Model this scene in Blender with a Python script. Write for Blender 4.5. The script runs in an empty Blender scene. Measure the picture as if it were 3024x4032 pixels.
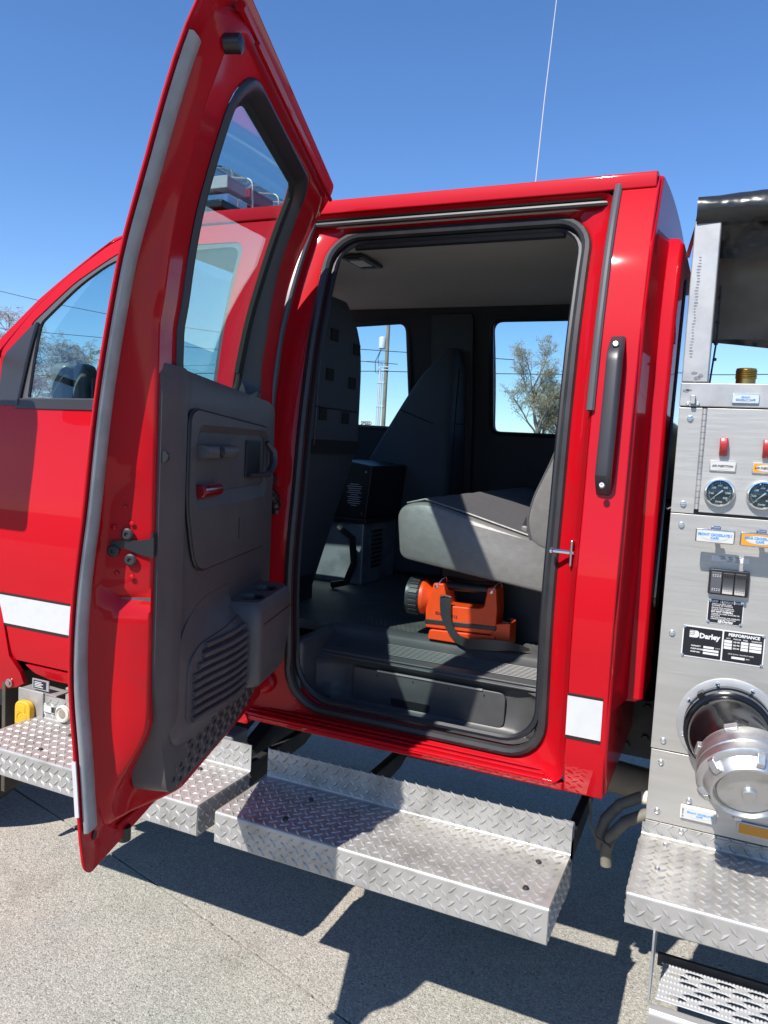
import bpy, bmesh, math, random
from mathutils import Vector, Matrix
from mathutils.geometry import delaunay_2d_cdt
random.seed(7)
R = math.radians
scn = bpy.context.scene
COL = scn.collection

# ------------------------------------------------------------------ camera, sky, sun, exposure
cam = bpy.data.cameras.new("camera"); camo = bpy.data.objects.new("camera", cam); COL.objects.link(camo)
cam.sensor_fit = 'HORIZONTAL'; cam.sensor_width = 36.0; cam.lens = 36.07
cam.clip_start = 0.02; cam.clip_end = 3000
right = Vector((0.910504, 0.410125, 0.052731)).normalized()
fwd = Vector((-0.405054, 0.910267, -0.085707)).normalized()
right = (right - fwd * right.dot(fwd)).normalized()
upv = right.cross(fwd)
camo.matrix_world = Matrix(((right.x, upv.x, -fwd.x, 0.0), (right.y, upv.y, -fwd.y, 0.0), (right.z, upv.z, -fwd.z, 1.75), (0, 0, 0, 1)))
scn.camera = camo

SUN_EL, SUN_AZ = 48.9, None
sdir = Vector((0.21, 0.845, -1.0)).normalized()          # the way the light travels
world = bpy.data.worlds.new("World"); scn.world = world; world.use_nodes = True
nt = world.node_tree; bg = nt.nodes["Background"]
sky = nt.nodes.new("ShaderNodeTexSky"); sky.sky_type = 'NISHITA'; sky.sun_disc = False
sky.sun_elevation = R(48.9); sky.sun_rotation = R(194.0)
sky.air_density = 1.0; sky.dust_density = 0.1; sky.ozone_density = 3.0; sky.altitude = 50
hs = nt.nodes.new('ShaderNodeHueSaturation'); hs.inputs['Saturation'].default_value = 1.08
mxs = nt.nodes.new('ShaderNodeMix'); mxs.data_type = 'RGBA'; mxs.blend_type = 'MULTIPLY'; mxs.inputs[0].default_value = 1.0; mxs.inputs[7].default_value = (.84, .95, 1.14, 1)
nt.links.new(sky.outputs[0], mxs.inputs[6]); nt.links.new(mxs.outputs[2], hs.inputs['Color'])
nt.links.new(hs.outputs[0], bg.inputs[0]); bg.inputs[1].default_value = 0.1
sun = bpy.data.lights.new("sun", 'SUN'); suno = bpy.data.objects.new("sun", sun); COL.objects.link(suno)
sun.energy = 5.0; sun.angle = R(0.53); sun.color = (1.0, 0.955, 0.89)
suno.rotation_euler = sdir.to_track_quat('-Z', 'Y').to_euler()
suno.location = (-2, -6, 9)
vs = scn.view_settings; vs.view_transform = 'Standard'; vs.look = 'None'; vs.gamma = 1.0; vs.exposure = 0.68
vs.use_curve_mapping = False
scn.cycles.max_bounces = 8; scn.cycles.transparent_max_bounces = 16

# ------------------------------------------------------------------ materials
def mat(name, base, rough=0.5, metal=0.0, coat=0.0, coat_rough=0.03, spec=0.5, noise=None, bump=None, rvar=None, emit=None):
    base = tuple(c * .885 for c in base)
    if noise: noise = (noise[0], tuple(c * .885 for c in noise[1])) + tuple(noise[2:])
    m = bpy.data.materials.new(name); m.use_nodes = True
    t = m.node_tree; b = t.nodes["Principled BSDF"]
    b.inputs["Base Color"].default_value = (*base, 1); b.inputs["Roughness"].default_value = rough
    b.inputs["Metallic"].default_value = metal; b.inputs["Coat Weight"].default_value = coat
    b.inputs["Coat Roughness"].default_value = coat_rough; b.inputs["Specular IOR Level"].default_value = spec
    tc = t.nodes.new("ShaderNodeTexCoord")
    def nz(scale, vec=None, detail=4):
        n = t.nodes.new("ShaderNodeTexNoise"); n.inputs["Scale"].default_value = scale; n.inputs["Detail"].default_value = detail
        mp = t.nodes.new("ShaderNodeMapping"); mp.inputs["Scale"].default_value = vec or (1, 1, 1)
        t.links.new(tc.outputs["Object"], mp.inputs[0]); t.links.new(mp.outputs[0], n.inputs["Vector"]); return n
    if noise:                                             # (scale, colour2, lo, hi[, stretch])
        n = nz(noise[0], noise[4] if len(noise) > 4 else None)
        r = t.nodes.new("ShaderNodeValToRGB"); r.color_ramp.elements[0].position = noise[2]; r.color_ramp.elements[1].position = noise[3]
        r.color_ramp.elements[0].color = (*base, 1); r.color_ramp.elements[1].color = (*noise[1], 1)
        t.links.new(n.outputs[0], r.inputs[0]); t.links.new(r.outputs[0], b.inputs["Base Color"])
    if rvar:                                              # (scale, lo, hi[, stretch])
        n = nz(rvar[0], rvar[3] if len(rvar) > 3 else None)
        mr = t.nodes.new("ShaderNodeMapRange"); mr.inputs["From Min"].default_value = .3; mr.inputs["From Max"].default_value = .7
        mr.inputs["To Min"].default_value = rvar[1]; mr.inputs["To Max"].default_value = rvar[2]
        t.links.new(n.outputs[0], mr.inputs[0]); t.links.new(mr.outputs[0], b.inputs["Roughness"])
    if bump:                                              # (scale, strength, distance[, stretch])
        n = nz(bump[0], bump[3] if len(bump) > 3 else None, 2)
        bp = t.nodes.new("ShaderNodeBump"); bp.inputs["Strength"].default_value = bump[1]; bp.inputs["Distance"].default_value = bump[2]
        t.links.new(n.outputs[0], bp.inputs["Height"]); t.links.new(bp.outputs[0], b.inputs["Normal"])
    return m

def glass(name, tint, refl=1.0):
    m = bpy.data.materials.new(name); m.use_nodes = True; t = m.node_tree; t.nodes.clear()
    o = t.nodes.new("ShaderNodeOutputMaterial"); tr = t.nodes.new("ShaderNodeBsdfTransparent"); gl = t.nodes.new("ShaderNodeBsdfGlossy")
    fr = t.nodes.new("ShaderNodeFresnel"); mx = t.nodes.new("ShaderNodeMixShader"); mu = t.nodes.new("ShaderNodeMath"); mu.operation = 'MULTIPLY'
    tr.inputs[0].default_value = (*tint, 1); gl.inputs[0].default_value = (1, 1, 1, 1); gl.inputs[1].default_value = 0.0
    ge = t.nodes.new("ShaderNodeNewGeometry"); ma = t.nodes.new("ShaderNodeMath"); ma.operation = 'MULTIPLY_ADD'; ma.inputs[1].default_value = -.8333; ma.inputs[2].default_value = 1.5
    t.links.new(ge.outputs["Backfacing"], ma.inputs[0]); t.links.new(ma.outputs[0], fr.inputs[0]); mu.inputs[1].default_value = refl; mu.use_clamp = True
    t.links.new(fr.outputs[0], mu.inputs[0]); t.links.new(mu.outputs[0], mx.inputs[0]); t.links.new(tr.outputs[0], mx.inputs[1]); t.links.new(gl.outputs[0], mx.inputs[2])
    t.links.new(mx.outputs[0], o.inputs[0]); return m

M = {}
M['red'] = mat("red_paint", (0.445, 0.0014, 0.0085), 0.55, coat=.42, coat_rough=0.03, spec=.08)
M['jamb'] = mat("red_jamb_paint", (0.44, 0.002, 0.008), 0.55, coat=.42, coat_rough=0.06, spec=.08, noise=(14, (0.38, 0.006, 0.011), .45, .75), bump=(160, .08, .002))
M['white'] = mat("white_reflective_tape", (0.56, 0.57, 0.57), 0.4, noise=(30, (0.52, 0.53, 0.53), .4, .8))
M['blackline'] = mat("black_pinstripe", (0.012, 0.012, 0.014), 0.4)
M['strip'] = mat("grey_seal_strip", (0.34, 0.34, 0.335), 0.55, noise=(22, (0.27, 0.27, 0.265), .4, .7))
M['trim'] = mat("charcoal_trim_plastic", (0.072, 0.064, 0.065), 0.46, spec=.5, noise=(9, (0.088, 0.080, 0.080), .4, .7), bump=(420, .25, .001))
M['trim2'] = mat("dark_window_trim", (0.030, 0.028, 0.033), 0.38, bump=(500, .15, .001))
M['rubber'] = mat("black_rubber", (0.022, 0.022, 0.024), 0.42, noise=(12, (0.036, 0.036, 0.038), .4, .8))
M['sheenrubber'] = mat("sheen_lightened_black_rubber", (0.085, 0.085, 0.09), 0.3)  # black rubber, its sunlit sheen put into a lighter base colour
M['felt'] = mat("window_channel_felt", (0.012, 0.014, 0.012), 0.95, bump=(700, .6, .002))
M['navy'] = mat("dark_interior_plastic", (0.012, 0.014, 0.020), 0.5, bump=(300, .2, .001))
M['stepplastic'] = mat("step_well_plastic", (0.058, 0.058, 0.060), 0.42, noise=(7, (0.088, 0.087, 0.086), .5, .8), bump=(500, .15, .001))
M['floor'] = mat("rubber_floor_mat", (0.070, 0.072, 0.070), 0.5, noise=(16, (0.115, 0.114, 0.107), .45, .75), bump=(70, .5, .004))
M['seatblk'] = mat("dark_navy_seat_cloth", (0.036, 0.043, 0.056), 0.75, bump=(600, .3, .001))
M['velcro'] = mat("black_velcro_patch", (0.004, 0.004, 0.005), 0.95)
M['vinyl'] = mat("grey_seat_vinyl", (0.165, 0.16, 0.153), 0.45, noise=(40, (0.185, 0.18, 0.173), .4, .7), bump=(30, .25, .008))
M['cloth'] = mat("dark_grey_seat_cloth", (0.060, 0.058, 0.062), 0.9, noise=(160, (0.085, 0.083, 0.086), .4, .65), bump=(450, .5, .001))
M['head'] = mat("grey_headliner", (0.56, 0.54, 0.50), 0.9, noise=(5, (0.52, 0.50, 0.46), .4, .7))
M['lens'] = mat("dome_light_lens", (0.75, 0.62, 0.5), 0.3)
M['tread'] = mat("diamond_plate_aluminium", (0.43, 0.418, 0.395), 0.4, metal=.45, rvar=(16, .34, .5), noise=(13, (0.30, 0.29, 0.265), .47, .72))
M['steel'] = mat("brushed_stainless_panel", (0.50, 0.483, 0.45), 0.4, metal=.6, rvar=(20, .30, .54, (.4, 1, 26)), noise=(6, (0.455, 0.44, 0.41), .35, .7, (.6, 1, 9)), bump=(60, .07, .002, (.25, 1, 26)))
M['alu'] = mat("dull_aluminium_channel", (0.41, 0.415, 0.42), 0.55, metal=.55, noise=(14, (0.33, 0.335, 0.345), .42, .72), rvar=(30, .45, .65))
M['cast'] = mat("cast_aluminium_cap", (0.60, 0.60, 0.59), 0.36, metal=.9, noise=(18, (0.42, 0.41, 0.39), .52, .8), rvar=(25, .28, .48))
M['chrome'] = mat("chrome", (0.85, 0.85, 0.86), 0.08, metal=1.0)
M['screw'] = mat("zinc_screw", (0.62, 0.61, 0.6), 0.28, metal=1.0)
M['grip'] = mat("serrated_grating", (0.56, 0.56, 0.56), 0.5, metal=.35)
M['blackgloss'] = mat("black_painted_pipe", (0.006, 0.006, 0.007), 0.22, spec=.35, noise=(10, (0.02, 0.02, 0.02), .58, .8), rvar=(12, .10, .24))
M['black'] = mat("black_plastic", (0.014, 0.014, 0.016), 0.35)
M['grey'] = mat("switch_grey_plastic", (0.05, 0.05, 0.055), 0.38)
M['frame'] = mat("chassis_black", (0.020, 0.020, 0.022), 0.55, noise=(12, (0.05, 0.046, 0.04), .5, .75))
M['dusty'] = mat("dusty_tan_metal", (0.28, 0.25, 0.20), 0.75, noise=(10, (0.2, 0.18, 0.15), .4, .7))
M['hose'] = mat("dusty_drain_hose", (0.15, 0.14, 0.115), 0.7, noise=(25, (0.20, 0.185, 0.15), .4, .7))
M['tyre'] = mat("tyre_rubber", (0.020, 0.019, 0.018), 0.8, noise=(30, (0.04, 0.037, 0.033), .45, .7))
M['orange'] = mat("orange_lantern_plastic", (0.86, 0.070, 0.004), 0.45, noise=(30, (0.80, 0.062, 0.004), .4, .7))
M['yellow'] = mat("yellow_outlet_plastic", (0.66, 0.37, 0.015), 0.45, noise=(30, (0.7, 0.38, 0.03), .5, .8))
M['ivory'] = mat("ivory_plastic", (0.66, 0.63, 0.52), 0.45)
M['redpl'] = mat("red_paddle_plastic", (0.42, 0.03, 0.035), 0.35)
M['redlens'] = mat("red_lamp_lens", (0.20, 0.003, 0.006), 0.22, coat=.5)
M['labelwhite'] = mat("white_label", (0.50, 0.50, 0.48), 0.4)
M['labelorange'] = mat("orange_label", (0.62, 0.26, 0.015), 0.4)
M['ink'] = mat("black_ink", (0.01, 0.01, 0.012), 0.6)
M['blue'] = mat("blue_print", (0.02, 0.26, 0.62), 0.5)
M['plateblack'] = mat("black_nameplate", (0.012, 0.012, 0.016), 0.35, spec=.4)
M['platesilver'] = mat("silver_print", (0.62, 0.62, 0.62), 0.4)
M['brass'] = mat("brass_fitting", (0.50, 0.32, 0.09), 0.32, metal=1.0, noise=(40, (0.36, 0.22, 0.06), .4, .7))
M['cabinet'] = mat("dull_steel_cabinet", (0.32, 0.34, 0.37), 0.38, metal=.5, noise=(8, (0.15, 0.16, 0.18), .4, .7))
M['moss'] = mat("joint_moss_green", (0.085, 0.10, 0.03), 0.9)
M['scuff'] = mat("grey_rub_mark", (0.17, 0.17, 0.18), 0.6)
M['dash'] = mat("dark_dash_vinyl", (0.030, 0.036, 0.040), 0.5)
M['dashlight'] = mat("grey_green_dash_plastic", (0.13, 0.15, 0.145), 0.4)
M['flap'] = mat("muddy_brown_flap", (0.085, 0.068, 0.045), 0.85, noise=(9, (0.05, 0.042, 0.03), .4, .7))
M['tarp'] = mat("black_vinyl_tarp", (0.012, 0.014, 0.015), 0.28, noise=(4, (0.024, 0.025, 0.025), .4, .7), bump=(14, .5, .02))
M['tarpgrey'] = mat("grey_tarp_underside", (0.095, 0.095, 0.088), 0.45, noise=(5, (0.135, 0.133, 0.122), .4, .7), bump=(9, .6, .02))
M['glassd'] = glass("tinted_side_glass", (0.80, 0.905, 0.90))
M['glassc'] = glass("clear_glass", (0.84, 0.925, 0.95))
M['acryl'] = glass("clear_acrylic", (0.86, 0.88, 0.90), 1.6)
M['mirrorblack'] = mat("black_rear_glass", (0.012, 0.014, 0.016), 0.06, spec=.7)
M['wood'] = mat("weathered_pole_wood", (0.30, 0.25, 0.18), 0.85, noise=(9, (0.20, 0.17, 0.12), .4, .7, (1, 1, .15)))
M['galv'] = mat("galvanised_conduit", (0.62, 0.64, 0.66), 0.5)
M['wire'] = mat("cable_black", (0.02, 0.02, 0.022), 0.6)
M['bark'] = mat("grey_bark", (0.22, 0.19, 0.15), 0.9, noise=(6, (0.30, 0.27, 0.22), .4, .7))
M['twig'] = mat("twig_brown", (0.34, 0.28, 0.20), 0.9)
M['bud'] = mat("spring_bud_green", (0.36, 0.32, 0.14), 0.8, noise=(3, (0.29, 0.26, 0.12), .4, .7))
M['birchtwig'] = mat("birch_twig_grey", (0.40, 0.35, 0.31), 0.9)
M['signw'] = mat("sign_white", (0.75, 0.75, 0.73), 0.5)

def concrete():
    m = bpy.data.materials.new("exposed_aggregate_concrete"); m.use_nodes = True; t = m.node_tree; b = t.nodes["Principled BSDF"]
    tc = t.nodes.new("ShaderNodeTexCoord"); b.inputs["Roughness"].default_value = .85; b.inputs["Specular IOR Level"].default_value = .3
    def vor(s):
        v = t.nodes.new("ShaderNodeTexVoronoi"); v.inputs["Scale"].default_value = s; t.links.new(tc.outputs["Object"], v.inputs["Vector"]); return v
    def noi(s, d=5):
        n = t.nodes.new("ShaderNodeTexNoise"); n.inputs["Scale"].default_value = s; n.inputs["Detail"].default_value = d
        t.links.new(tc.outputs["Object"], n.inputs["Vector"]); return n
    def ramp(fac, stops):
        r = t.nodes.new("ShaderNodeValToRGB"); e = r.color_ramp.elements
        while len(e) < len(stops): e.new(.5)
        for k, (p, c) in enumerate(stops): e[k].position = p; e[k].color = (*c, 1)
        t.links.new(fac, r.inputs[0]); return r
    def mix(f, a, bb, mode='MIX'):
        x = t.nodes.new("ShaderNodeMix"); x.data_type = 'RGBA'; x.blend_type = mode
        if isinstance(f, float): x.inputs[0].default_value = f
        else: t.links.new(f, x.inputs[0])
        t.links.new(a, x.inputs[6]); t.links.new(bb, x.inputs[7]); return x.outputs[2]
    v1 = vor(190); v2 = vor(400)
    sep = t.nodes.new("ShaderNodeSeparateColor"); t.links.new(v1.outputs["Color"], sep.inputs[0])
    sep2 = t.nodes.new("ShaderNodeSeparateColor"); t.links.new(v2.outputs["Color"], sep2.inputs[0])
    peb = ramp(sep.outputs[0], [(0, (.17, .167, .16)), (.22, (.35, .335, .30)), (.6, (.50, .478, .432)), (.86, (.60, .575, .52)), (1, (.78, .755, .69))])
    fine = ramp(sep2.outputs[1], [(0, (.25, .24, .22)), (.5, (.48, .462, .42)), (1, (.66, .645, .60))])
    c = mix(.45, peb.outputs[0], fine.outputs[0])
    big = ramp(noi(1.6).outputs[0], [(.3, (.55, .555, .54)), (.5, (.665, .648, .622)), (.72, (.715, .685, .665))])
    c = mix(1.0, c, big.outputs[0], 'MULTIPLY')
    tint = ramp(noi(.9, 3).outputs[0], [(.36, (.96, 1.0, .96)), (.5, (1, 1, 1)), (.62, (1.04, .985, .965))])
    c = mix(1.0, c, tint.outputs[0], 'MULTIPLY')
    stain = ramp(noi(2.7, 6).outputs[0], [(.30, (.80, .80, .79)), (.40, (1, 1, 1))])
    c = mix(1.0, c, stain.outputs[0], 'MULTIPLY')
    spots = ramp(noi(75, 2).outputs[0], [(.29, (.42, .42, .42)), (.36, (1, 1, 1)), (.70, (1, 1, 1)), (.76, (1.28, 1.26, 1.2))])
    c = mix(1.0, c, spots.outputs[0], 'MULTIPLY')
    t.links.new(c, b.inputs["Base Color"])
    bp = t.nodes.new("ShaderNodeBump"); bp.inputs["Strength"].default_value = .6; bp.inputs["Distance"].default_value = .003; bp.invert = True
    t.links.new(v1.outputs["Distance"], bp.inputs["Height"]); t.links.new(bp.outputs[0], b.inputs["Normal"])
    return m
M['concrete'] = concrete()
def asphalt():
    m = mat("grey_asphalt", (0.055, 0.055, 0.057), 0.9, noise=(60, (0.10, 0.10, 0.10), .45, .7), bump=(90, .6, .006)); return m
M['asphalt'] = asphalt()
M['joint'] = mat("dirt_joint", (0.075, 0.068, 0.045), 0.95, noise=(20, (0.13, 0.125, 0.06), .45, .7))

# ------------------------------------------------------------------ object helpers
I4 = Matrix.Identity(4)
def tag(o, label=None, cat=None, group=None, kind=None):
    if label: o['label'] = label
    if cat: o['category'] = cat
    if group: o['group'] = group
    if kind: o['kind'] = kind
    return o
def adopt(o, parent):
    if parent is not None:
        o.parent = parent; o.matrix_parent_inverse = PINV[parent.name]
PINV = {}
def reg(o, loc=(0, 0, 0)):
    PINV[o.name] = Matrix.Translation(Vector(loc)).inverted()
def thing(name, label, cat, loc=(0, 0, 0), group=None):
    o = bpy.data.objects.new(name, None); COL.objects.link(o); o.location = loc; o.empty_display_size = .1
    reg(o, loc); return tag(o, label, cat, group)
def part_empty(name, parent, label=None):
    o = bpy.data.objects.new(name, None); COL.objects.link(o); adopt(o, parent); reg(o); o.empty_display_size = .05
    return tag(o, label)
def finish(me, sharp=35):
    for p in me.polygons: p.use_smooth = True
    me.set_sharp_from_angle(angle=R(sharp))
def obj(name, bm, m, parent=None, bevel=0, seg=2, sharp=35, label=None, loc=None, weld=False):
    if isinstance(bm, bmesh.types.BMesh):
        if weld: bmesh.ops.remove_doubles(bm, verts=bm.verts, dist=1e-5)
        bmesh.ops.recalc_face_normals(bm, faces=bm.faces)
        me = bpy.data.meshes.new(name); bm.to_mesh(me); bm.free(); finish(me, sharp)
        for x in (m if isinstance(m, (list, tuple)) else [m]): me.materials.append(M[x])
    else: me = bm
    o = bpy.data.objects.new(name, me); COL.objects.link(o)
    if loc is not None: o.location = loc
    adopt(o, parent); reg(o, loc or (0, 0, 0))
    if bevel:
        b = o.modifiers.new("bevel", 'BEVEL'); b.width = bevel; b.segments = seg; b.limit_method = 'ANGLE'; b.angle_limit = R(40); b.harden_normals = True
    if label: o['label'] = label
    return o
def place(o, name, parent, loc, rot=None, label=None):                # another piece sharing the mesh
    c = o.copy(); c.name = name; COL.objects.link(c); c.location = loc
    if rot: c.rotation_euler = rot
    if parent is not None: c.parent = parent; c.matrix_parent_inverse = PINV[parent.name]
    if label: c['label'] = label
    return c
NB = bmesh.new
def bx(bm, x0, x1, y0, y1, z0, z1, f=None, mi=0):
    vs_ = [Vector((x, y, z)) for x in (x0, x1) for y in (y0, y1) for z in (z0, z1)]
    if f: vs_ = [Vector(f(*v)) for v in vs_]
    v = [bm.verts.new(p) for p in vs_]
    for q in ((0, 1, 3, 2), (4, 6, 7, 5), (0, 4, 5, 1), (2, 3, 7, 6), (0, 2, 6, 4), (1, 5, 7, 3)):
        fc = bm.faces.new([v[i] for i in q]); fc.material_index = mi
    return bm
def box(*a, f=None): return bx(NB(), *a, f=f)
def tube(bm, pts, r, n=10, closed=False, caps=True, mi=0, flat=1.0):
    pts = [Vector(p) for p in pts]; N = len(pts); rs = r if isinstance(r, (list, tuple)) else [r] * N
    rings = []; prev = None
    for i, p in enumerate(pts):
        a = pts[(i - 1) % N] if (closed or i > 0) else p; b = pts[(i + 1) % N] if (closed or i < N - 1) else p
        d = (b - a).normalized()
        if prev is None:
            u = d.orthogonal().normalized()
            if abs(d.z) < .95: u = d.cross(Vector((0, 0, 1))).normalized()
        else: u = (prev - d * prev.dot(d)).normalized()
        prev = u; w = d.cross(u)
        rings.append([bm.verts.new(p + (u * math.cos(2 * math.pi * k / n) + w * math.sin(2 * math.pi * k / n) * flat) * rs[i]) for k in range(n)])
    for i in range(N if closed else N - 1):
        A, B = rings[i], rings[(i + 1) % N]
        for k in range(n): bm.faces.new((A[k], A[(k + 1) % n], B[(k + 1) % n], B[k])).material_index = mi
    if caps and not closed: bm.faces.new(rings[0][::-1]).material_index = mi; bm.faces.new(rings[-1]).material_index = mi
    return bm
def lathe(bm, prof_, mtx, n=32, mi=0):                                # profile (r, h) round the local Z axis of mtx
    rings = []
    for r, h in prof_:
        rings.append([bm.verts.new(mtx @ Vector((max(r, 1e-4) * math.cos(2 * math.pi * k / n), max(r, 1e-4) * math.sin(2 * math.pi * k / n), h))) for k in range(n)])
    for A, B in zip(rings, rings[1:]):
        for k in range(n): bm.faces.new((A[k], A[(k + 1) % n], B[(k + 1) % n], B[k])).material_index = mi
    bm.faces.new(rings[0][::-1]).material_index = mi; bm.faces.new(rings[-1]).material_index = mi
    return bm
def frame_z(o, z, xh=(1, 0, 0)):                                      # matrix with local Z along z
    z = Vector(z).normalized(); x = Vector(xh); x = (x - z * x.dot(z)).normalized(); y = z.cross(x)
    return Matrix(((x.x, y.x, z.x, o[0]), (x.y, y.y, z.y, o[1]), (x.z, y.z, z.z, o[2]), (0, 0, 0, 1)))
def prism(bm, poly, f, d0, d1, mi=0):                                 # f(u, v, depth) -> point
    A = [bm.verts.new(f(u, v, d0)) for u, v in poly]; B = [bm.verts.new(f(u, v, d1)) for u, v in poly]
    n = len(poly)
    bm.faces.new(A).material_index = mi; bm.faces.new(B[::-1]).material_index = mi
    for k in range(n): bm.faces.new((A[k], B[k], B[(k + 1) % n], A[(k + 1) % n])).material_index = mi
    return bm
def rpoly(pts, rad, n=5):                                             # polygon with rounded corners
    out = []; N = len(pts)
    for i in range(N):
        p = Vector(pts[i][:2]); a = (Vector(pts[i - 1][:2]) - p); b = (Vector(pts[(i + 1) % N][:2]) - p)
        r = rad[i] if isinstance(rad, (list, tuple)) else rad
        r = min(r, a.length * .48, b.length * .48)
        if r <= 1e-5: out.append(tuple(p)); continue
        pa, pb = p + a.normalized() * r, p + b.normalized() * r
        for k in range(n + 1):
            t = k / n; out.append(tuple(pa * (1 - t) ** 2 + p * 2 * t * (1 - t) + pb * t * t))
    return out
def dens(poly, step):
    out = []; N = len(poly)
    for i in range(N):
        a, b = Vector(poly[i]), Vector(poly[(i + 1) % N]); k = max(1, int((b - a).length / step + .5))
        out += [tuple(a.lerp(b, j / k)) for j in range(k)]
    return out
def inside(p, poly):
    x, y = p; c = False; j = len(poly) - 1
    for i in range(len(poly)):
        xi, yi = poly[i]; xj, yj = poly[j]
        if (yi > y) != (yj > y) and x < (xj - xi) * (y - yi) / (yj - yi) + xi: c = not c
        j = i
    return c
def sheet(bm, outline, holes, f, thick, step=.05, mi=0, closed=True):  # f(u, v, depth); front at 0, back at thick
    loops = [dens(outline, step)] + [dens(h, step) for h in holes]
    V, E = [], []
    for L_ in loops:
        s = len(V); V += L_; E += [(s + i, s + (i + 1) % len(L_)) for i in range(len(L_))]
    nb = len(V); us = [v[0] for v in loops[0]]; vs2 = [v[1] for v in loops[0]]
    cell = {}
    for p in V: cell.setdefault((int(p[0] // step), int(p[1] // step)), []).append(p)
    u = min(us) + step * .5
    while u < max(us):
        v = min(vs2) + step * .5
        while v < max(vs2):
            p = (u, v)
            if inside(p, loops[0]) and not any(inside(p, h) for h in loops[1:]):
                k = (int(u // step), int(v // step))
                near = [q for i in (-1, 0, 1) for j in (-1, 0, 1) for q in cell.get((k[0] + i, k[1] + j), [])]
                if all((q[0] - u) ** 2 + (q[1] - v) ** 2 > (step * .45) ** 2 for q in near): V.append(p)
            v += step
        u += step
    r = delaunay_2d_cdt([Vector(p) for p in V], E, [], 0, 1e-7)
    vo, fo = r[0], r[2]
    A = [bm.verts.new(f(p.x, p.y, 0)) for p in vo]; B = [bm.verts.new(f(p.x, p.y, thick)) for p in vo] if closed else None
    edge = {}
    for fc in fo:
        c = ((vo[fc[0]].x + vo[fc[1]].x + vo[fc[2]].x) / 3, (vo[fc[0]].y + vo[fc[1]].y + vo[fc[2]].y) / 3)
        if not inside(c, loops[0]) or any(inside(c, h) for h in loops[1:]): continue
        bm.faces.new([A[i] for i in fc]).material_index = mi
        if closed:
            bm.faces.new([B[i] for i in fc][::-1]).material_index = mi
            for i in range(3):
                a, b = fc[i], fc[(i + 1) % 3]; k = (min(a, b), max(a, b)); edge[k] = edge.get(k, 0) + 1
    for (a, b), n in edge.items():
        if n == 1: bm.faces.new((A[a], A[b], B[b], B[a])).material_index = mi
    for v in [v for v in bm.verts if not v.link_faces]: bm.verts.remove(v)
    return bm
def rrect(u0, u1, v0, v1, r, nc=7, ns=24):                            # (u, v) ring with a fixed count; r = four corner radii bl, br, tr, tl
    if not isinstance(r, (list, tuple)): r = [r] * 4
    out = []
    cs = [(u0 + r[0], v0 + r[0], r[0], 180), (u1 - r[1], v0 + r[1], r[1], 270), (u1 - r[2], v1 - r[2], r[2], 0), (u0 + r[3], v1 - r[3], r[3], 90)]
    for i, (cx, cy, rr, a0) in enumerate(cs):
        arc = [(cx + rr * math.cos(R(a0 + 90 * k / nc)), cy + rr * math.sin(R(a0 + 90 * k / nc))) for k in range(nc + 1)]
        out += arc
        cx2, cy2, r2, a2 = cs[(i + 1) % 4]; nx = (cx2 + r2 * math.cos(R(a2)), cy2 + r2 * math.sin(R(a2)))
        out += [(arc[-1][0] + (nx[0] - arc[-1][0]) * k / ns, arc[-1][1] + (nx[1] - arc[-1][1]) * k / ns) for k in range(1, ns)]
    return out
def loft(bm, rings, mi=0, closed=True):
    rv = [[bm.verts.new(p) for p in r] for r in rings]; n = len(rv[0])
    for A, B in zip(rv, rv[1:]):
        for k in range(n if closed else n - 1): bm.faces.new((A[k], A[(k + 1) % n], B[(k + 1) % n], B[k])).material_index = mi
    return rv
def text(name, s, size, mtx, m, parent, ext=.0003, align='CENTER', bold=0, sx=1.0, space=1.0):
    c = bpy.data.curves.new(name, 'FONT'); c.body = s; c.size = size; c.extrude = ext; c.align_x = align; c.align_y = 'CENTER'; c.offset = bold
    c.resolution_u = 2; c.space_line = space
    t = bpy.data.objects.new(name + "_t", c); COL.objects.link(t); bpy.context.view_layer.update()
    me = bpy.data.meshes.new_from_object(t); bpy.data.objects.remove(t); bpy.data.curves.remove(c)
    me.name = name; me.transform(mtx @ Matrix.Diagonal((sx, 1, 1, 1))); me.materials.clear(); me.materials.append(M[m])
    o = bpy.data.objects.new(name, me); COL.objects.link(o); adopt(o, parent); reg(o); return o
def mY(x, y, z, rot=0):                                                # text plane facing -Y
    return Matrix.Translation((x, y, z)) @ Matrix.Rotation(R(90), 4, 'X') @ Matrix.Rotation(R(rot), 4, 'Z')
def treads(bm, o, ux, uy, nu, nv, pitch=.0262, L=.0335, W=.0106, H=.0034, margin=.014):
    o, ux, uy = Vector(o), Vector(ux).normalized(), Vector(uy).normalized(); nz = ux.cross(uy)
    if nz.z < 0 and abs(nz.z) > .5: nz = -nz
    if nz.y > .5: nz = -nz
    p = pitch * .70711; K = int((nu + nv) / p) + 2
    for i in range(-K, K + 1):
        for j in range(-K, K + 1):
            x, y = (i + j) * p + margin, (j - i) * p + margin
            if not (margin * .6 <= x <= nu - margin * .6 and margin * .6 <= y <= nv - margin * .6): continue
            c = o + ux * x + uy * y
            s = 1 if (i + j) % 2 else -1
            a = (ux * .707 + uy * .707 * s); b = (ux * -.707 * s + uy * .707)
            q = [c - a * L / 2, c - b * W / 2, c + a * L / 2, c + b * W / 2]
            t = [c - a * L * .27 + nz * H, c + a * L * .27 + nz * H]
            V = [bm.verts.new(p) for p in q + t]
            for fc in ((0, 1, 4), (1, 5, 4), (1, 2, 5), (2, 3, 5), (3, 4, 5), (3, 0, 4)): bm.faces.new([V[k] for k in fc])
    return bm
def flatobj(*a, **k): return obj(*a, sharp=8, **k)

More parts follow.
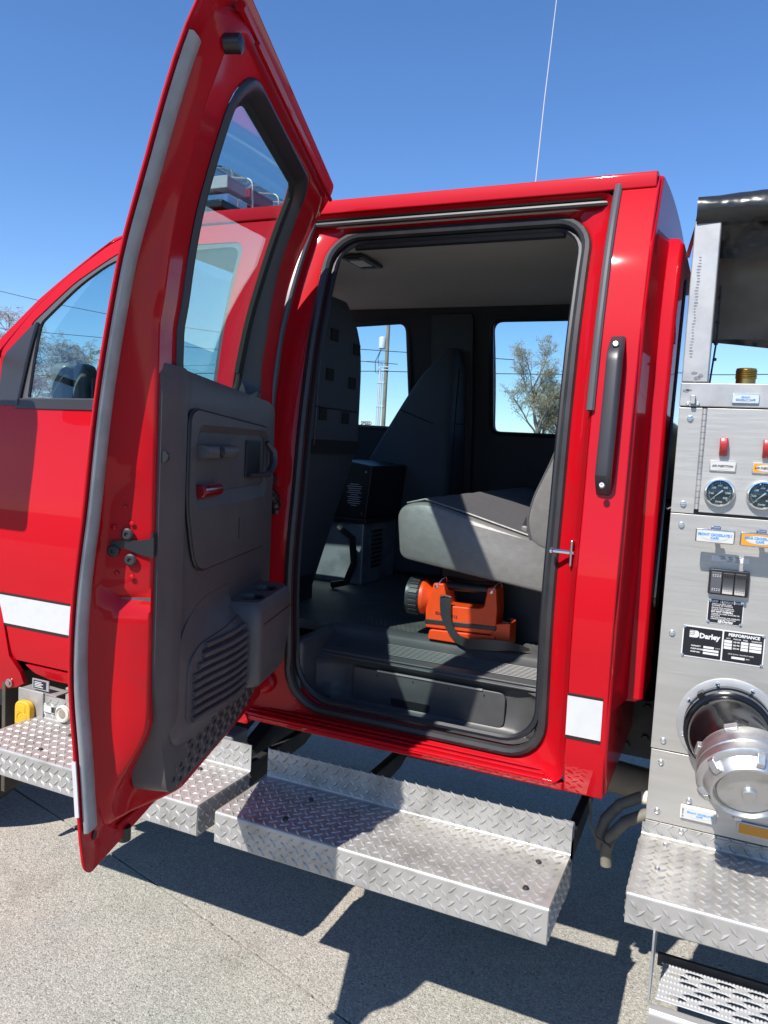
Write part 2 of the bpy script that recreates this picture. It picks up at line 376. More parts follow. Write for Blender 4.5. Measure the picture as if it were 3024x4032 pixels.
# ------------------------------------------------------------------ shape of the cab side (how far it leans in with height)
PZ = [.60, .70, .80, .88, .965, 1.077, 1.192, 1.26, 1.386, 1.499, 1.576, 1.646, 1.786, 1.915, 1.968, 2.089, 2.155, 2.26, 2.355, 2.448, 2.505, 2.56]
PB = [.085, .06, .03, .006, -.004, -.012, -.024, -.031, -.029, -.020, -.009, -.004, .008, .025, .034, .054, .073, .101, .134, .175, .207, .245]
def _pl(z):
    if z <= PZ[0]: return PB[0]
    for i in range(len(PZ) - 1):
        if z <= PZ[i + 1]:
            t = (z - PZ[i]) / (PZ[i + 1] - PZ[i]); return PB[i] + t * (PB[i + 1] - PB[i])
    return PB[-1] + (z - PZ[-1]) * .7
def prof(z): return sum(_pl(z + d) for d in (-.05, -.025, 0, .025, .05)) / 5
Y0, YC = 2.09, 3.05
def sm0(z): return max(0, (z - 1.9) / .4)
def side(x, z, off=0.0): return Vector((x, Y0 + prof(z) + off, z))
def farside(x, z, off=0.0): return Vector((x, 2 * YC - (Y0 + prof(z) + off), z))

# =================================================================== GROUND
def slab(name, poly):
    bm = NB(); sheet(bm, poly, [], lambda u, v, d: Vector((u, v, -d)), .02, step=1.5)
    return tag(obj(name, bm, 'concrete', bevel=.004), kind='structure')
joint = [(-14, 5.35), (-6.2, 3.39), (-2.926, 2.559), (-2.492, 2.452), (-2.198, 2.366), (-1.866, 2.275), (-1.524, 2.178), (-1.23, 2.096), (-1.018, 2.028), (-.3, 1.82), (2, 1.15), (14, -2.3)]
jj = []
for (a, b) in zip(joint, joint[1:]):
    n = max(1, int(math.dist(a, b) / .05)) if -4 < a[0] < 1 else 12
    jj += [(a[0] + (b[0] - a[0]) * k / n, a[1] + (b[1] - a[1]) * k / n) for k in range(n)]
jj.append(joint[-1])
ju = [(x, y + .003 + random.uniform(0, .0035)) for x, y in jj]; jl = [(x, y - .003 - random.uniform(0, .0035)) for x, y in jj]
slab("concrete_pavement", ju + [(14, 6.2), (-14, 6.2)])
slab("concrete_pavement", [(-14, -5), (14, -5)] + jl[::-1])
bm = NB(); bx(bm, -14, 14, -5, 6.2, -.03, -.012)
tag(obj("pavement_joint", bm, 'joint'), kind='structure')
bm = NB(); v = [bm.verts.new(p) for p in ((-900, -900, -.035), (900, -900, -.035), (900, 900, -.035), (-900, 900, -.035))]; bm.faces.new(v)
tag(obj("ground", bm, 'asphalt'), kind='structure')
bm = NB()
for _ in range(420):
    x, y = random.uniform(-3.2, .6), random.uniform(1.0, 3.2); s = random.choice([.0015, .002, .002, .003, .0045]) * random.uniform(.7, 1.3)
    m_ = Matrix.Translation((x, y, s * .35)) @ Matrix.Rotation(random.uniform(0, 6), 4, 'Z') @ Matrix.Diagonal((s * 1.5, s, s * .6, 1))
    bmesh.ops.create_icosphere(bm, subdivisions=1, radius=1, matrix=m_)
tag(obj("loose_grit", bm, 'concrete'), kind='stuff')

bm = NB()
for (x, y) in jj:
    if not -3.1 < x < .2: continue
    for _ in range(2 if -1.25 < x < -.75 else random.choice((0, 0, 1))):
        s_ = random.uniform(.001, .003) * (1.9 if random.random() < .07 else 1); px_, py_ = x + random.gauss(0, .012), y + random.gauss(0, .007)
        m_ = Matrix.Translation((px_, py_, s_ * .25)) @ Matrix.Rotation(random.uniform(0, 6), 4, 'Z') @ Matrix.Diagonal((s_ * 1.7, s_, s_ * .5, 1))
        bmesh.ops.create_icosphere(bm, subdivisions=1, radius=1, matrix=m_)
tag(obj("joint_chips", bm, 'concrete'), kind='stuff')
bm = NB()
for (x, y) in jj:
    if not -1.9 < x < -.5 or random.random() < .55: continue
    for _ in range(9):
        h_ = random.uniform(.003, .009); px_, py_ = x + random.gauss(0, .006), y + random.gauss(0, .004); a_ = random.uniform(0, 6.28)
        bm.faces.new([bm.verts.new(p) for p in ((px_ - .0012, py_, -.004), (px_ + .0012, py_, -.004), (px_ + .004 * math.cos(a_), py_ + .004 * math.sin(a_), h_ - .004))])
tag(obj("joint_moss", bm, 'moss'), kind='stuff')

# =================================================================== FIRE TRUCK
T = thing("fire_truck", "red crew cab fire truck with open rear door and steel pump panel", "fire truck", (-.8, 3.0, 0))

# ---- crew door opening: jamb, pillar, sill -----------------------------------------------------
def ring(u0, u1, v0, v1, r, off, fn=side): return [fn(x, z, off(x, z) if callable(off) else off) for x, z in rrect(u0, u1, v0, v1, r)]
bm = NB()
rg = [ring(-1.458, -.350, .832, 2.498, .05, 0.0), ring(-1.452, -.356, .838, 2.492, .05, .012), ring(-1.44, -.366, .842, 2.486, .055, .034),
      ring(-1.40, -.378, .845, 2.478, .07, .052), ring(-1.345, -.392, .847, 2.470, .09, .062), ring(-1.300, -.410, .853, 2.460, [.13, .11, .10, .10], .078),
      ring(-1.284, -.426, .867, 2.446, [.13, .11, .10, .10], .088), ring(-1.272, -.438, .878, 2.434, [.13, .11, .10, .10], .118)]
loft(bm, rg)
jamb = obj("door_jamb", bm, 'jamb', T, sharp=50)
bm = NB(); tube(bm, ring(-1.280, -.430, .871, 2.441, [.13, .11, .10, .10], .083), .0150, 8, closed=True)
obj("door_seal", bm, 'rubber', T)
bm = NB(); tube(bm, ring(-1.262, -.450, .902, 2.424, [.13, .11, .09, .09], .105), .010, 6, closed=True)
obj("pinch_trim", bm, 'navy', T)
# rear corner pillar skin
bm = NB(); sheet(bm, rpoly([(-.350, .818), (-.243, .818), (-.243, 2.54), (-.350, 2.54)], 0), [], lambda u, v, d: side(u, v, -.001 + d), .012, step=.035)
pil = obj("rear_cab_pillar", bm, 'red', T, bevel=.006, seg=3)
bm = NB()                                                                # lower sill lip
sheet(bm, [(-1.46, .812), (-.350, .812), (-.350, .842), (-1.46, .842)], [], lambda u, v, d: side(u, v, .004 + d), .03, step=.04)
sill = obj("door_sill", bm, 'jamb', T, bevel=.008, seg=3)
for k, (z, o, r) in enumerate(((.839, .008, .0045), (.845, .030, .004), (.850, .05, .004))):
    bm = NB(); tube(bm, [side(x, z, o) for x in [-1.44 + .01 * 11 * i for i in range(10)] + [-.41]], r, 8)
    obj("sill_ridge", bm, 'jamb', T)
# white tape on the pillar
bm = NB(); sheet(bm, [(-.3495, .992), (-.2565, .992), (-.2565, 1.104), (-.3495, 1.104)], [], lambda u, v, d: side(u, v, -.0035 + d), .002, step=.03)
obj("white_stripe", bm, 'white', T, label="white tape block on the rear pillar of the cab")
for z in (.986, 1.108):
    bm = NB(); sheet(bm, [(-.3495, z - .0035), (-.2565, z - .0035), (-.2565, z + .0035), (-.3495, z + .0035)], [], lambda u, v, d: side(u, v, -.0032 + d), .002, step=.03)
    obj("stripe_edge_line", bm, 'blackline', T)
bm = NB(); tube(bm, [side(-.352, 1.872 + .02 * i, -.004) for i in range(33)], .0115, 10)
obj("pillar_weatherstrip", bm, 'sheenrubber', T)
bm = NB(); tube(bm, [side(-1.372 + .028 * max(0, (z_ - 2.1) / .4), z_, .03) for z_ in [1.20 + .04 * i for i in range(33)]], .014, 10)
obj("pillar_weatherstrip", bm, 'sheenrubber', T)
for off, z, r in ((.028, 2.492, .010), (.036, 2.474, .009)):
    bm = NB(); tube(bm, [side(x, z, off) for x in [-1.34 + .06 * i for i in range(17)]], r, 8)
    obj("header_weatherstrip", bm, 'rubber', T)
# roof drip rail, roof, headliner
bm = NB(); prism(bm, rpoly([(.200, 2.500), (.206, 2.546), (.232, 2.553), (.285, 2.556), (.285, 2.506), (.24, 2.503)], .006, 2), lambda b, z, x: Vector((x, Y0 + b, z)), -2.11, -.250)
obj("roof_rail", bm, 'red', T, bevel=.003)
def roofz(y): t = (y - YC) / (YC - Y0 - .26); return 2.612 - .055 * t * t
ys = [Y0 + .28 + (2 * (YC - Y0) - .56) * i / 16 for i in range(17)]
bm = NB(); prism(bm, [(y, roofz(y)) for y in ys] + [(y, roofz(y) - .05) for y in ys[::-1]], lambda y, z, x: Vector((x, y, z)), -2.12, -.245)
obj("roof", bm, 'red', T, bevel=.012, seg=3)
bm = NB(); zz = [(y, 2.50 - .05 * ((y - YC) / .78) ** 4) for y in [2.34 + 1.50 * i / 16 for i in range(17)]]
prism(bm, zz + [(y, z + .03) for y, z in zz[::-1]], lambda y, z, x: Vector((x, y, z)), -2.15, -.262)
obj("headliner", bm, 'head', T)
bm = NB(); tube(bm, [side(-1.21 + .07 * i, 2.415, .125) for i in range(11)], .016, 8); obj("header_garnish", bm, 'navy', T)
# dome light
dl = obj("dome_light", box(-1.475, -1.375, 2.755, 2.955, 2.478, 2.492), 'black', T, bevel=.006)
obj("light_lens", box(-1.455, -1.395, 2.80, 2.89, 2.4735, 2.4785), 'lens', dl, bevel=.003)
for y in (2.775, 2.92): obj("lens_switch", box(-1.45, -1.40, y - .012, y + .012, 2.4745, 2.4785), 'black', dl, bevel=.002)

# ---- cab shell: back wall, far side, floor --------------------------------------------------------
bm = NB()
sheet(bm, [(2.125, .822), (3.98, .822), (3.98, 1.9), (3.80, 2.545)] + [(y, roofz(y) - .004) for y in ys[::-1]] + [(2.335, 2.545), (2.215, 2.33), (2.148, 2.10), (2.106, 1.66), (2.07, 1.3), (2.085, .96)], [],
      lambda y, z, d: Vector((-.236 - d, y, z)), .03, step=.2)
obj("cab_back_wall", bm, 'red', T, bevel=.01, seg=3)
bm = NB(); rings = []
sec = rpoly([(-.238, 2.118), (-.212, 2.245), (-.180, 2.247), (-.171, 2.257), (-.170, 3.85), (-.238, 3.85)], [0, .004, .004, .004, 0, 0], 2)
for z, dy in ((1.065, 0), (1.075, -.004), (1.5, 0), (1.9, .012), (2.15, .045), (2.30, .090), (2.365, .125), (2.385, .150)):
    k_ = 1 if 1.07 < z < 2.37 else .80
    rings.append([Vector((-.238 + (x + .238) * k_, y + dy, z)) for x, y in sec])
rv = loft(bm, rings); bm.faces.new(rv[0]); bm.faces.new(rv[-1][::-1])
obj("back_wall_bulge", bm, 'red', T, sharp=24)
bm = NB(); prism(bm, rpoly([(2.30, 1.32), (3.45, 1.32), (3.45, 2.30), (2.40, 2.30)], .04), lambda y, z, d: Vector((d, y + .1 * sm0(z), z)), -.169, -.163)
obj("rear_window", bm, 'mirrorblack', T)
# far side of the cab with its two side windows
FW = rpoly([(-2.43, 1.86), (-2.43, 2.14), (-2.29, 2.285), (-2.14, 2.385), (-1.61, 2.405), (-1.61, 1.845)], [.03, .02, .02, .05, .05, .05])
RW = rpoly([(-1.155, 1.845), (-1.155, 2.405), (-.46, 2.405), (-.46, 1.845)], .05)
bm = NB(); sheet(bm, [(-2.56, .82), (-.25, .82), (-.25, 2.5), (-2.16, 2.5), (-2.36, 2.36), (-2.66, 2.05), (-2.66, 1.6)], [FW, RW], lambda u, v, d: farside(u, v, d), .012, step=.08)
obj("far_side_panel", bm, 'red', T)
bm = NB(); sheet(bm, [(-2.5, 1.10), (-.27, 1.10), (-.27, 2.52), (-2.18, 2.52), (-2.36, 2.30), (-2.5, 2.15)], [FW, RW], lambda u, v, d: farside(u, v, .05 + d), .02, step=.08)
obj("far_door_trim", bm, 'navy', T, bevel=.006)
for w in (FW, RW):
    bm = NB(); sheet(bm, [(x, z) for x, z in w], [], lambda u, v, d: farside(u, v, .03 + d), .004, step=.12); obj("far_window_glass", bm, 'glassc', T)
    bm = NB(); tube(bm, [farside(x, z, .068) for x, z in w], .012, 6, closed=True); obj("far_window_seal", bm, 'navy', T)
bm = NB(); prism(bm, rpoly([(-1.47, 1.1), (-1.47, 2.44), (-1.24, 2.44), (-1.24, 1.1)], .02), lambda x, z, d: farside(x, z, .06 + d), 0, .018); obj("far_pillar_trim", bm, 'navy', T, bevel=.01)
obj("cab_floor", box(-2.6, -.27, 2.455, 3.97, 1.06, 1.095), 'floor', T)
obj("front_bulkhead", box(-2.70, -2.62, 2.2, 3.9, .60, 1.80), "navy", T)
obj("floor_pan", box(-2.6, -.25, 2.36, 3.98, .84, .865), 'frame', T)
obj("inner_back_trim", box(-.285, -.268, 2.3, 3.85, 1.08, 2.47), 'navy', T)
# near pillar interior trims
bm = NB(); sheet(bm, [(-1.47, 1.05), (-1.288, 1.05), (-1.283, 1.85), (-1.275, 2.43), (-1.47, 2.43)], [], lambda u, v, d: side(u, v, .135 + d), .03, step=.06); obj("near_pillar_trim", bm, 'navy', T, bevel=.01)
bm = NB(); sheet(bm, [(-.43, 1.05), (-.27, 1.05), (-.27, 2.43), (-.43, 2.43)], [], lambda u, v, d: side(u, v, .14 + d), .03, step=.06); obj("near_pillar_trim", bm, 'navy', T, bevel=.01)
# raised pattern of the floor mat (pebbled), left near the sill
bm = NB()
for i in range(46):
    for j in range(9):
        x, y = -1.25 + i * .018 + (j % 2) * .009, 2.475 + j * .02
        a = random.uniform(0, 3.1)
        bx(bm, x - .006, x + .006, y - .0016, y + .0016, 1.0945, 1.0963)
obj("mat_pattern", bm, 'floor', T)['kind'] = 'stuff'
# ---- step well in the door opening ---------------------------------------------------------------
bm = NB()
pr = [(2.186, .868), (2.192, .878), (2.204, .876), (2.23, .868), (2.30, .862), (2.325, .868), (2.338, .885), (2.345, .93), (2.346, .985), (2.342, 1.003), (2.328, 1.012), (2.318, 1.022), (2.322, 1.034), (2.342, 1.042), (2.372, 1.052), (2.395, 1.060), (2.43, 1.072), (2.442, 1.086), (2.456, 1.098), (2.50, 1.098)]
xs = [-1.285 + .86 * i / 20 for i in range(21)]
def curve_in(x): t = min(1, abs(x + .855) / .43); return .11 * max(0, (t - .72) / .28) ** 2
def wx(x, y, z):
    return Vector((x, y - (curve_in(x) * (1 if z > .875 else .3) if y > 2.30 and z < 1.02 else 0), z))
loft(bm, [[wx(x, y, z) for y, z in pr] for x in xs], closed=False)
obj("step_well", bm, 'stepplastic', T, sharp=45)
for x0, x1 in ((-1.30, -1.245), (-.462, -.415)):
    obj("well_side_trim", box(x0, x1, 2.19, 2.47, .87, 1.09), 'stepplastic', T, bevel=.02, seg=3)
cov = obj("storage_cover", None or prism(NB(), rpoly([(-1.12, .878), (-.585, .878), (-.585, .992), (-1.12, .992)], [.02, .025, .025, .012]), lambda x, z, d: Vector((x, 2.343 - d, z)), 0, .012), 'stepplastic', T, bevel=.003, label="black compartment cover in the step well")
obj("pull_slot", prism(NB(), rpoly([(-.975, .882), (-.835, .882), (-.835, .908), (-.975, .908)], [.015, .015, .003, .003]), lambda x, z, d: Vector((x, 2.331 - d, z)), 0, .002), 'blackline', cov)
obj("cover_hinge", box(-1.03, -.66, 2.326, 2.332, .990, .995), 'steel', cov)
for x in (-1.03, -.90, -.775, -.655):
    bm = NB(); lathe(bm, [(.004, 0), (.003, .0025)], frame_z((x, 2.3315, .975), (0, -1, 0)), 10); obj("cover_screw", bm, 'frame', cov)
for k in range(9):
    y = 2.352 + k * .0062; z = 1.0455 + k * .0025
    bm = NB(); tube(bm, [(-1.2, y, z + .002), (-.475, y, z + .002)], .0018, 6); obj("tread_ridge", bm, 'stepplastic', T)
for y, z in ((2.320, 1.036), (2.315, 1.024)):
    bm = NB(); tube(bm, [(-1.24, y, z), (-.46, y, z)], .004, 8); obj("sill_plate_ridge", bm, 'stepplastic', T)

# ---- front door, fender, windscreen frame ---------------------------------------------------------
WIN = rpoly([(-2.432, 1.858), (-1.590, 1.872), (-1.590, 2.405), (-2.135, 2.392), (-2.28, 2.29), (-2.430, 2.145)], [.01, .04, .05, .08, .05, .02])
fd = part_empty("front_door", T)
DO = [(-2.478, .846), (-1.468, .846), (-1.468, 2.495), (-2.10, 2.495), (-2.20, 2.442), (-2.345, 2.325), (-2.475, 2.195), (-2.60, 2.04), (-2.60, 1.80), (-2.548, 1.2), (-2.508, 1.023), (-2.494, .95), (-2.488, .867)]
bm = NB(); sheet(bm, rpoly(DO, [.02, .01, .01, .05, .02, 0, 0, .02, .05, .03, .02, .02, .02]), [rpoly([(-2.475, 1.822), (-1.574, 1.832), (-1.574, 2.42), (-2.11, 2.425), (-2.30, 2.30), (-2.47, 2.145)], [.01, .03, .05, .06, .04, .02])], lambda u, v, d: side(u, v, d), .014, step=.05)
obj("outer_skin", bm, 'red', fd, bevel=.004)
bm = NB(); sheet(bm, rpoly([(-2.485, 1.826), (-1.57, 1.836), (-1.57, 2.425), (-2.105, 2.43), (-2.30, 2.305), (-2.475, 2.15)], [.01, .03, .05, .06, .04, .02]), [WIN], lambda u, v, d: side(u, v, .004 + d), .016, step=.05)
obj("window_frame", bm, 'sheenrubber', fd, bevel=.003)
bm = NB(); sheet(bm, [(-2.485, 1.816), (-1.572, 1.826), (-1.572, 1.868), (-2.476, 1.856)], [], lambda u, v, d: side(u, v, -.006 + d), .012, step=.06)
obj("belt_molding", bm, 'trim2', fd, bevel=.004)
bm = NB(); sheet(bm, WIN, [], lambda u, v, d: side(u, v, .012 + d), .004, step=.08); obj("window_glass", bm, 'glassd', fd)
bm = NB(); sheet(bm, rpoly([(-2.575, 1.828), (-2.476, 1.828), (-2.434, 2.15), (-2.462, 2.135), (-2.585, 2.015)], [.01, .005, .01, .01, .03]), [], lambda u, v, d: side(u, v, -.004 + d), .012, step=.05)
obj("corner_panel", bm, 'trim2', fd, bevel=.004)
bm = NB(); tube(bm, [side(-2.470 + .036 * k / 8, 1.83 + .315 * k / 8, -.004) for k in range(9)], .007, 6); obj("corner_divider", bm, 'black', fd)
bm = NB(); sheet(bm, [(-2.5085, .992), (-1.475, .992), (-1.475, 1.104), (-2.530, 1.104)], [], lambda u, v, d: side(u, v, -.003 + d), .002, step=.06)
obj("white_stripe", bm, 'white', fd)
for z in (.9865, 1.1085):
    bm = NB(); sheet(bm, [(-2.52, z - .0045), (-1.475, z - .0045), (-1.475, z + .0045), (-2.52, z + .0045)], [], lambda u, v, d: side(u, v, -.0026 + d), .002, step=.06); obj("stripe_edge_line", bm, 'blackline', fd)
bm = NB(); sheet(bm, [(-2.46, 1.0), (-1.49, 1.0), (-1.49, 1.85), (-2.46, 1.85)], [], lambda u, v, d: side(u, v, .10 + d), .02, step=.1); obj("door_trim", bm, 'navy', fd)
bm = NB(); sheet(bm, rpoly([(-2.425, .836), (-1.40, .836), (-1.40, .798), (-2.30, .79), (-2.38, .805)], .012), [], lambda u, v, d: side(u, v, -.002 + d), .03, step=.05)
obj("rocker_panel", bm, 'red', T, bevel=.006)
# roof side / windscreen pillar above the front door
bm = NB(); sheet(bm, [(-2.21, 2.452), (-2.345, 2.335), (-2.475, 2.205), (-2.61, 2.05), (-2.72, 1.93), (-2.78, 1.93), (-2.66, 2.06), (-2.475, 2.243), (-2.345, 2.352), (-2.20, 2.476), (-2.10, 2.515), (-1.46, 2.515), (-1.46, 2.50), (-2.11, 2.50)], [], lambda u, v, d: side(u, v, .008 + d), .03, step=.05)
obj("windscreen_pillar", bm, 'red', T, bevel=.006)
bm = NB(); tube(bm, [side(-2.18, 2.487, .04), side(-2.345, 2.360, .04), side(-2.475, 2.250, .04), side(-2.66, 2.07, .04), side(-2.8, 1.92, .04)], .010, 6); obj("windscreen_seal", bm, 'rubber', T)
bm = NB()
g = [[Vector((x, y, z)) for y in (2.36, 3.05, 3.74)] for x, z in ((-2.84, 1.86), (-2.52, 2.2), (-2.2, 2.5))]
for r_ in g: r_[1].x -= .09
loft(bm, g, closed=False); obj("windscreen", bm, 'glassc', T)
bm = NB(); tube(bm, [farside(-2.18, 2.487, .04), farside(-2.475, 2.250, .04), farside(-2.8, 1.92, .04)], .03, 6); obj("far_windscreen_pillar", bm, 'red', T)
# fender with wheel arch, bonnet
fo = [(-2.536, 1.14), (-2.514, 1.026), (-2.500, .95), (-2.493, .86), (-2.486, .848), (-2.452, .80), (-2.448, .749), (-2.50, .722), (-2.62, .69)]
arch = [(-3.12 + .56 * math.cos(R(a)), .55 + .56 * math.sin(R(a))) for a in range(22, 172, 10)]
bm = NB(); sheet(bm, fo + arch + [(-3.9, .62), (-3.95, 1.55), (-2.62, 1.80), (-2.612, 1.74), (-2.552, 1.2)], [], lambda u, v, d: side(u, v, -.012 * max(0, 1 - abs(v - .8) * 3) + d), .02, step=.07)
fen = obj("front_fender", bm, 'red', T, bevel=.006)
bm = NB(); lathe(bm, [(.017, 0), (.017, .003), (.012, .004), (.011, .010), (.006, .011)], frame_z(side(-2.526, .739, -.014), (0, -1, 0)), 16); obj("fender_bolt", bm, 'screw', fen)
bm = NB(); prism(bm, [(2.12, 1.74), (2.4, 1.80), (3.7, 1.80), (3.98, 1.74), (3.98, 1.0), (2.12, 1.0)], lambda y, z, x: Vector((x, y, z - .12 * max(0, (-x - 2.7)) )), -3.95, -2.66); obj("bonnet", bm, 'red', T, bevel=.06, seg=3)
obj("mud_flap", box(-2.575, -2.555, 2.13, 2.44, .28, .76), 'flap', T, bevel=.004)
def wheel(x, y):
    w = part_empty("front_wheel", T); m_ = frame_z((x, y, .47), (0, 1, 0))
    bm = NB(); lathe(bm, [(.29, 0), (.42, -.005), (.465, .03), (.47, .08), (.47, .18), (.465, .23), (.42, .265), (.29, .26)], m_, 40); bmesh.ops.delete(bm, geom=[f for f in bm.faces if len(f.verts) > 4], context='FACES_ONLY'); obj("tyre", bm, 'tyre', w)
    bm = NB(); lathe(bm, [(.30, .02), (.28, .05), (.12, .09), (.10, .02), (.02, .01)], m_, 32); obj("rim", bm, 'alu', w)
wheel(-3.12, 2.16)
# truck mirror on its arm, ahead of the picture's left edge
mi = part_empty("side_mirror", T, "tall black truck mirror on the front door")
obj("mirror_housing", box(-2.68, -2.47, 1.62, 1.72, 1.86, 2.32), 'black', mi, bevel=.03, seg=3)
bm = NB(); tube(bm, [side(-2.66, 2.02, -.005), (-2.62, 1.86, 2.05), (-2.6, 1.72, 2.06)], .016, 8); obj("mirror_arm", bm, 'black', mi)
fm = part_empty("far_side_mirror", T)
obj("mirror_housing", box(-2.62, -2.44, 4.40, 4.62, 1.70, 2.24), 'grey', fm, bevel=.04, seg=3)
# dashboard and steering wheel seen through the front glass
da = part_empty("dashboard", T)
obj("dash_pad", box(-2.62, -2.36, 2.44, 3.80, 1.50, 1.985), 'dash', da, bevel=.05, seg=3)
bm = NB(); tube(bm, [(-2.26 - .06 * math.sin(R(a)), 2.72 + .20 * math.cos(R(a)), 1.86 + .20 * math.sin(R(a))) for a in range(0, 360, 15)], .018, 8, closed=True); obj("steering_wheel", bm, 'navy', da)
obj("instrument_hood", box(-2.46, -2.33, 2.46, 2.98, 1.76, 2.035), 'dash', da, bevel=.035, seg=3)
obj("end_pad", box(-2.60, -2.50, 2.36, 2.45, 1.72, 2.02), 'dashlight', da, bevel=.03, seg=3)
obj("end_pad", box(-2.49, -2.42, 2.37, 2.46, 1.72, 2.02), 'dashlight', da, bevel=.028, seg=3)
for k in range(5): obj("vent_slat", box(-2.405 + .022 * k, -2.397 + .022 * k, 2.40, 2.452, 1.76, 1.96 - .01 * k), 'dashlight', da, bevel=.002)

# ---- front seats, console, bench ------------------------------------------------------------------
def seat(name, rx, fx, y0, y1, zt, label):
    s = part_empty(name, T, label)
    bm = NB(); rings = []
    for k in range(25):
        t = k / 24; z = 1.12 + (zt - 1.12) * t
        back = rx(z); front = fx(z); sh = 0.0
        if t > .72: sh = ((t - .72) / .28) ** 2.4 * .095
        top = max(0, (t - .86) / .14) ** 2
        f_ = front + (back - front) * .22 * top; b_ = back - (back - front) * .22 * top
        rings.append([(Vector((x, y, z))) for x, y in rpoly([(f_, y0 + sh), (b_, y0 + sh), (b_, y1 - sh), (f_, y1 - sh)], .045, 4)])
    rv = loft(bm, rings); bm.faces.new(rv[-1]); bm.faces.new(rv[0][::-1])
    obj("backrest", bm, 'seatblk', s, sharp=70)
    bm = NB()
    for zz_ in (1.88,): tube(bm, [(rx(zz_) + .001, y0 + .04, zz_), (rx(zz_) + .001, y1 - .04, zz_)], .003, 6)
    tube(bm, [(rx(z) + .0015, y0 + .055 + .045 * ((z - 1.5) / .8) ** 2, z) for z in [1.45 + .05 * i for i in range(15)]], .003, 6)
    tube(bm, [((rx(1.86) + fx(1.86)) / 2 + dx_, y0 - .001, 1.90 + dx_ * -.35) for dx_ in (-.10, 0, .08)], .003, 6)
    obj("seam", bm, 'black', s)
    obj("cushion", box(fx(1.5) - .42, fx(1.5) + .05, y0 - .01, y1 + .01, 1.36, 1.53), 'seatblk', s, bevel=.05, seg=3)
    obj("pedestal", box(fx(1.5) - .36, rx(1.3) - .03, y0 + .06, y1 - .06, 1.095, 1.37), 'navy', s)
    return s
def drx(z): return -1.40 - (0 if z > 1.75 else (1.75 - z) * .30)
ds = seat("driver_seat", drx, lambda z: drx(z) - .15 - max(0, (2.1 - z)) * .12, 2.42, 2.875, 2.305, "dark seat back with velcro patches behind the open door")
def onplane(y, z): return Vector((drx(z) + .001, y, z))
for y, z in ((2.60, 2.155), (2.79, 2.125), (2.575, 2.005), (2.765, 1.99), (2.535, 1.855), (2.72, 1.85)):
    obj("velcro_patch", box(-.004, .004, -.027, .027, -.022, .022), 'velcro', ds, loc=onplane(y, z))
obj("velcro_strip", box(-.006, .004, -.21, .21, -.026, .026), 'velcro', ds, loc=onplane(2.645, 1.735))
def prx(z): return -1.275
seat("passenger_seat", prx, lambda z: -1.385 - (2.24 - z) * .60 if z > 1.68 else -1.72, 3.61, 3.95, 2.255, "dark front seat back beside the far window")
co = part_empty("console_box", T, "black equipment box between the front seats")
obj("lower_cabinet", box(-1.98, -1.522, 3.20, 3.58, 1.096, 1.385), 'cabinet', co, bevel=.006)
obj("cabinet_lip", box(-2.0, -1.505, 3.185, 3.595, 1.386, 1.408), 'black', co, bevel=.004)
bm = NB(); prism(bm, [(-1.99, 1.409), (-1.512, 1.409), (-1.488, 1.655), (-1.62, 1.672), (-1.99, 1.672)], lambda x, z, y: Vector((x, y, z)), 3.19, 3.60); obj("upper_box", bm, 'black', co, bevel=.005)
for k in range(9): obj("vent_louver", box(-1.5225, -1.514, 3.29, 3.40, 1.17 + k * .021, 1.18 + k * .021), 'black', co)
for x, z in ((-1.50, 1.625), (-1.512, 1.43), (-1.60, 1.60)):
    bm = NB(); lathe(bm, [(.006, 0), (.004, .003)], frame_z((x - .02, 3.19, z), (0, -1, 0)), 10); obj("box_screw", bm, 'screw', co)
for k in range(11):
    w_ = [.05, .075, .07, .06, .075, .04, .07, .055, .07, .06, .03][k]
    obj("label_line", box(-1.575 - w_ / 2, -1.575 + w_ / 2, 3.1885, 3.1895, 1.565 - k * .0098, 1.567 - k * .0098), 'platesilver', co)
obj("floor_step_strap", tube(NB(), [(-1.60, 3.10, 1.37), (-1.52, 3.08, 1.33), (-1.50, 3.07, 1.22), (-1.53, 3.06, 1.13), (-1.60, 3.06, 1.11)], .016, 8), 'black', co)
# bench
be = part_empty("rear_bench", T, "grey rear bench seat with cloth top and vinyl sides")
def cush(y):                                                    # side outline of the cushion (x, z)
    return rpoly([(-1.005, 1.372), (-1.025, 1.548), (-.93, 1.575), (-.54, 1.475), (-.30, 1.44), (-.30, 1.285), (-.50, 1.308)], [.03, .045, .06, .05, .01, .01, .05], 5)
c0 = cush(0); rings = []
for k, (y, s) in enumerate(((2.395, .90), (2.402, .955), (2.416, .985), (2.44, 1.0), (3.0, 1.0), (3.85, 1.0))):
    cx, cz = -.65, 1.43
    rings.append([Vector((cx + (x - cx) * (1 - (1 - s) * .35), y, cz + (z - cz) * s)) for x, z in c0])
bm = NB(); rv = loft(bm, rings); bm.faces.new(rv[0]); bm.faces.new(rv[-1][::-1])
obj("cushion", bm, 'vinyl', be, sharp=60)
top = [(-.995, 1.558), (-.93, 1.5755), (-.80, 1.546), (-.66, 1.510), (-.54, 1.479), (-.42, 1.462)]
bm = NB(); W_ = []
for i, y in enumerate([2.432 + .012 * j for j in range(118)]):
    W_.append([Vector((x, y, z + .003 + .004 * math.sin(j * .8 + .6) * abs(math.sin((y - 2.43) * 18)) ** .4)) for j, (x, z) in enumerate(top)])
loft(bm, W_, closed=False); obj("cushion_cloth", bm, 'cloth', be, sharp=70)
bm = NB(); tube(bm, [(x, 2.428, z + .002) for x, z in top], .0035, 6); obj("piping", bm, 'vinyl', be)
bo = rpoly([(-.553, 1.452), (-.572, 1.53), (-.556, 1.61), (-.50, 1.75), (-.45, 1.95), (-.42, 2.02), (-.30, 2.0), (-.29, 1.40), (-.46, 1.42)], [.03, .03, .03, .05, .05, .05, .03, .02, .05])
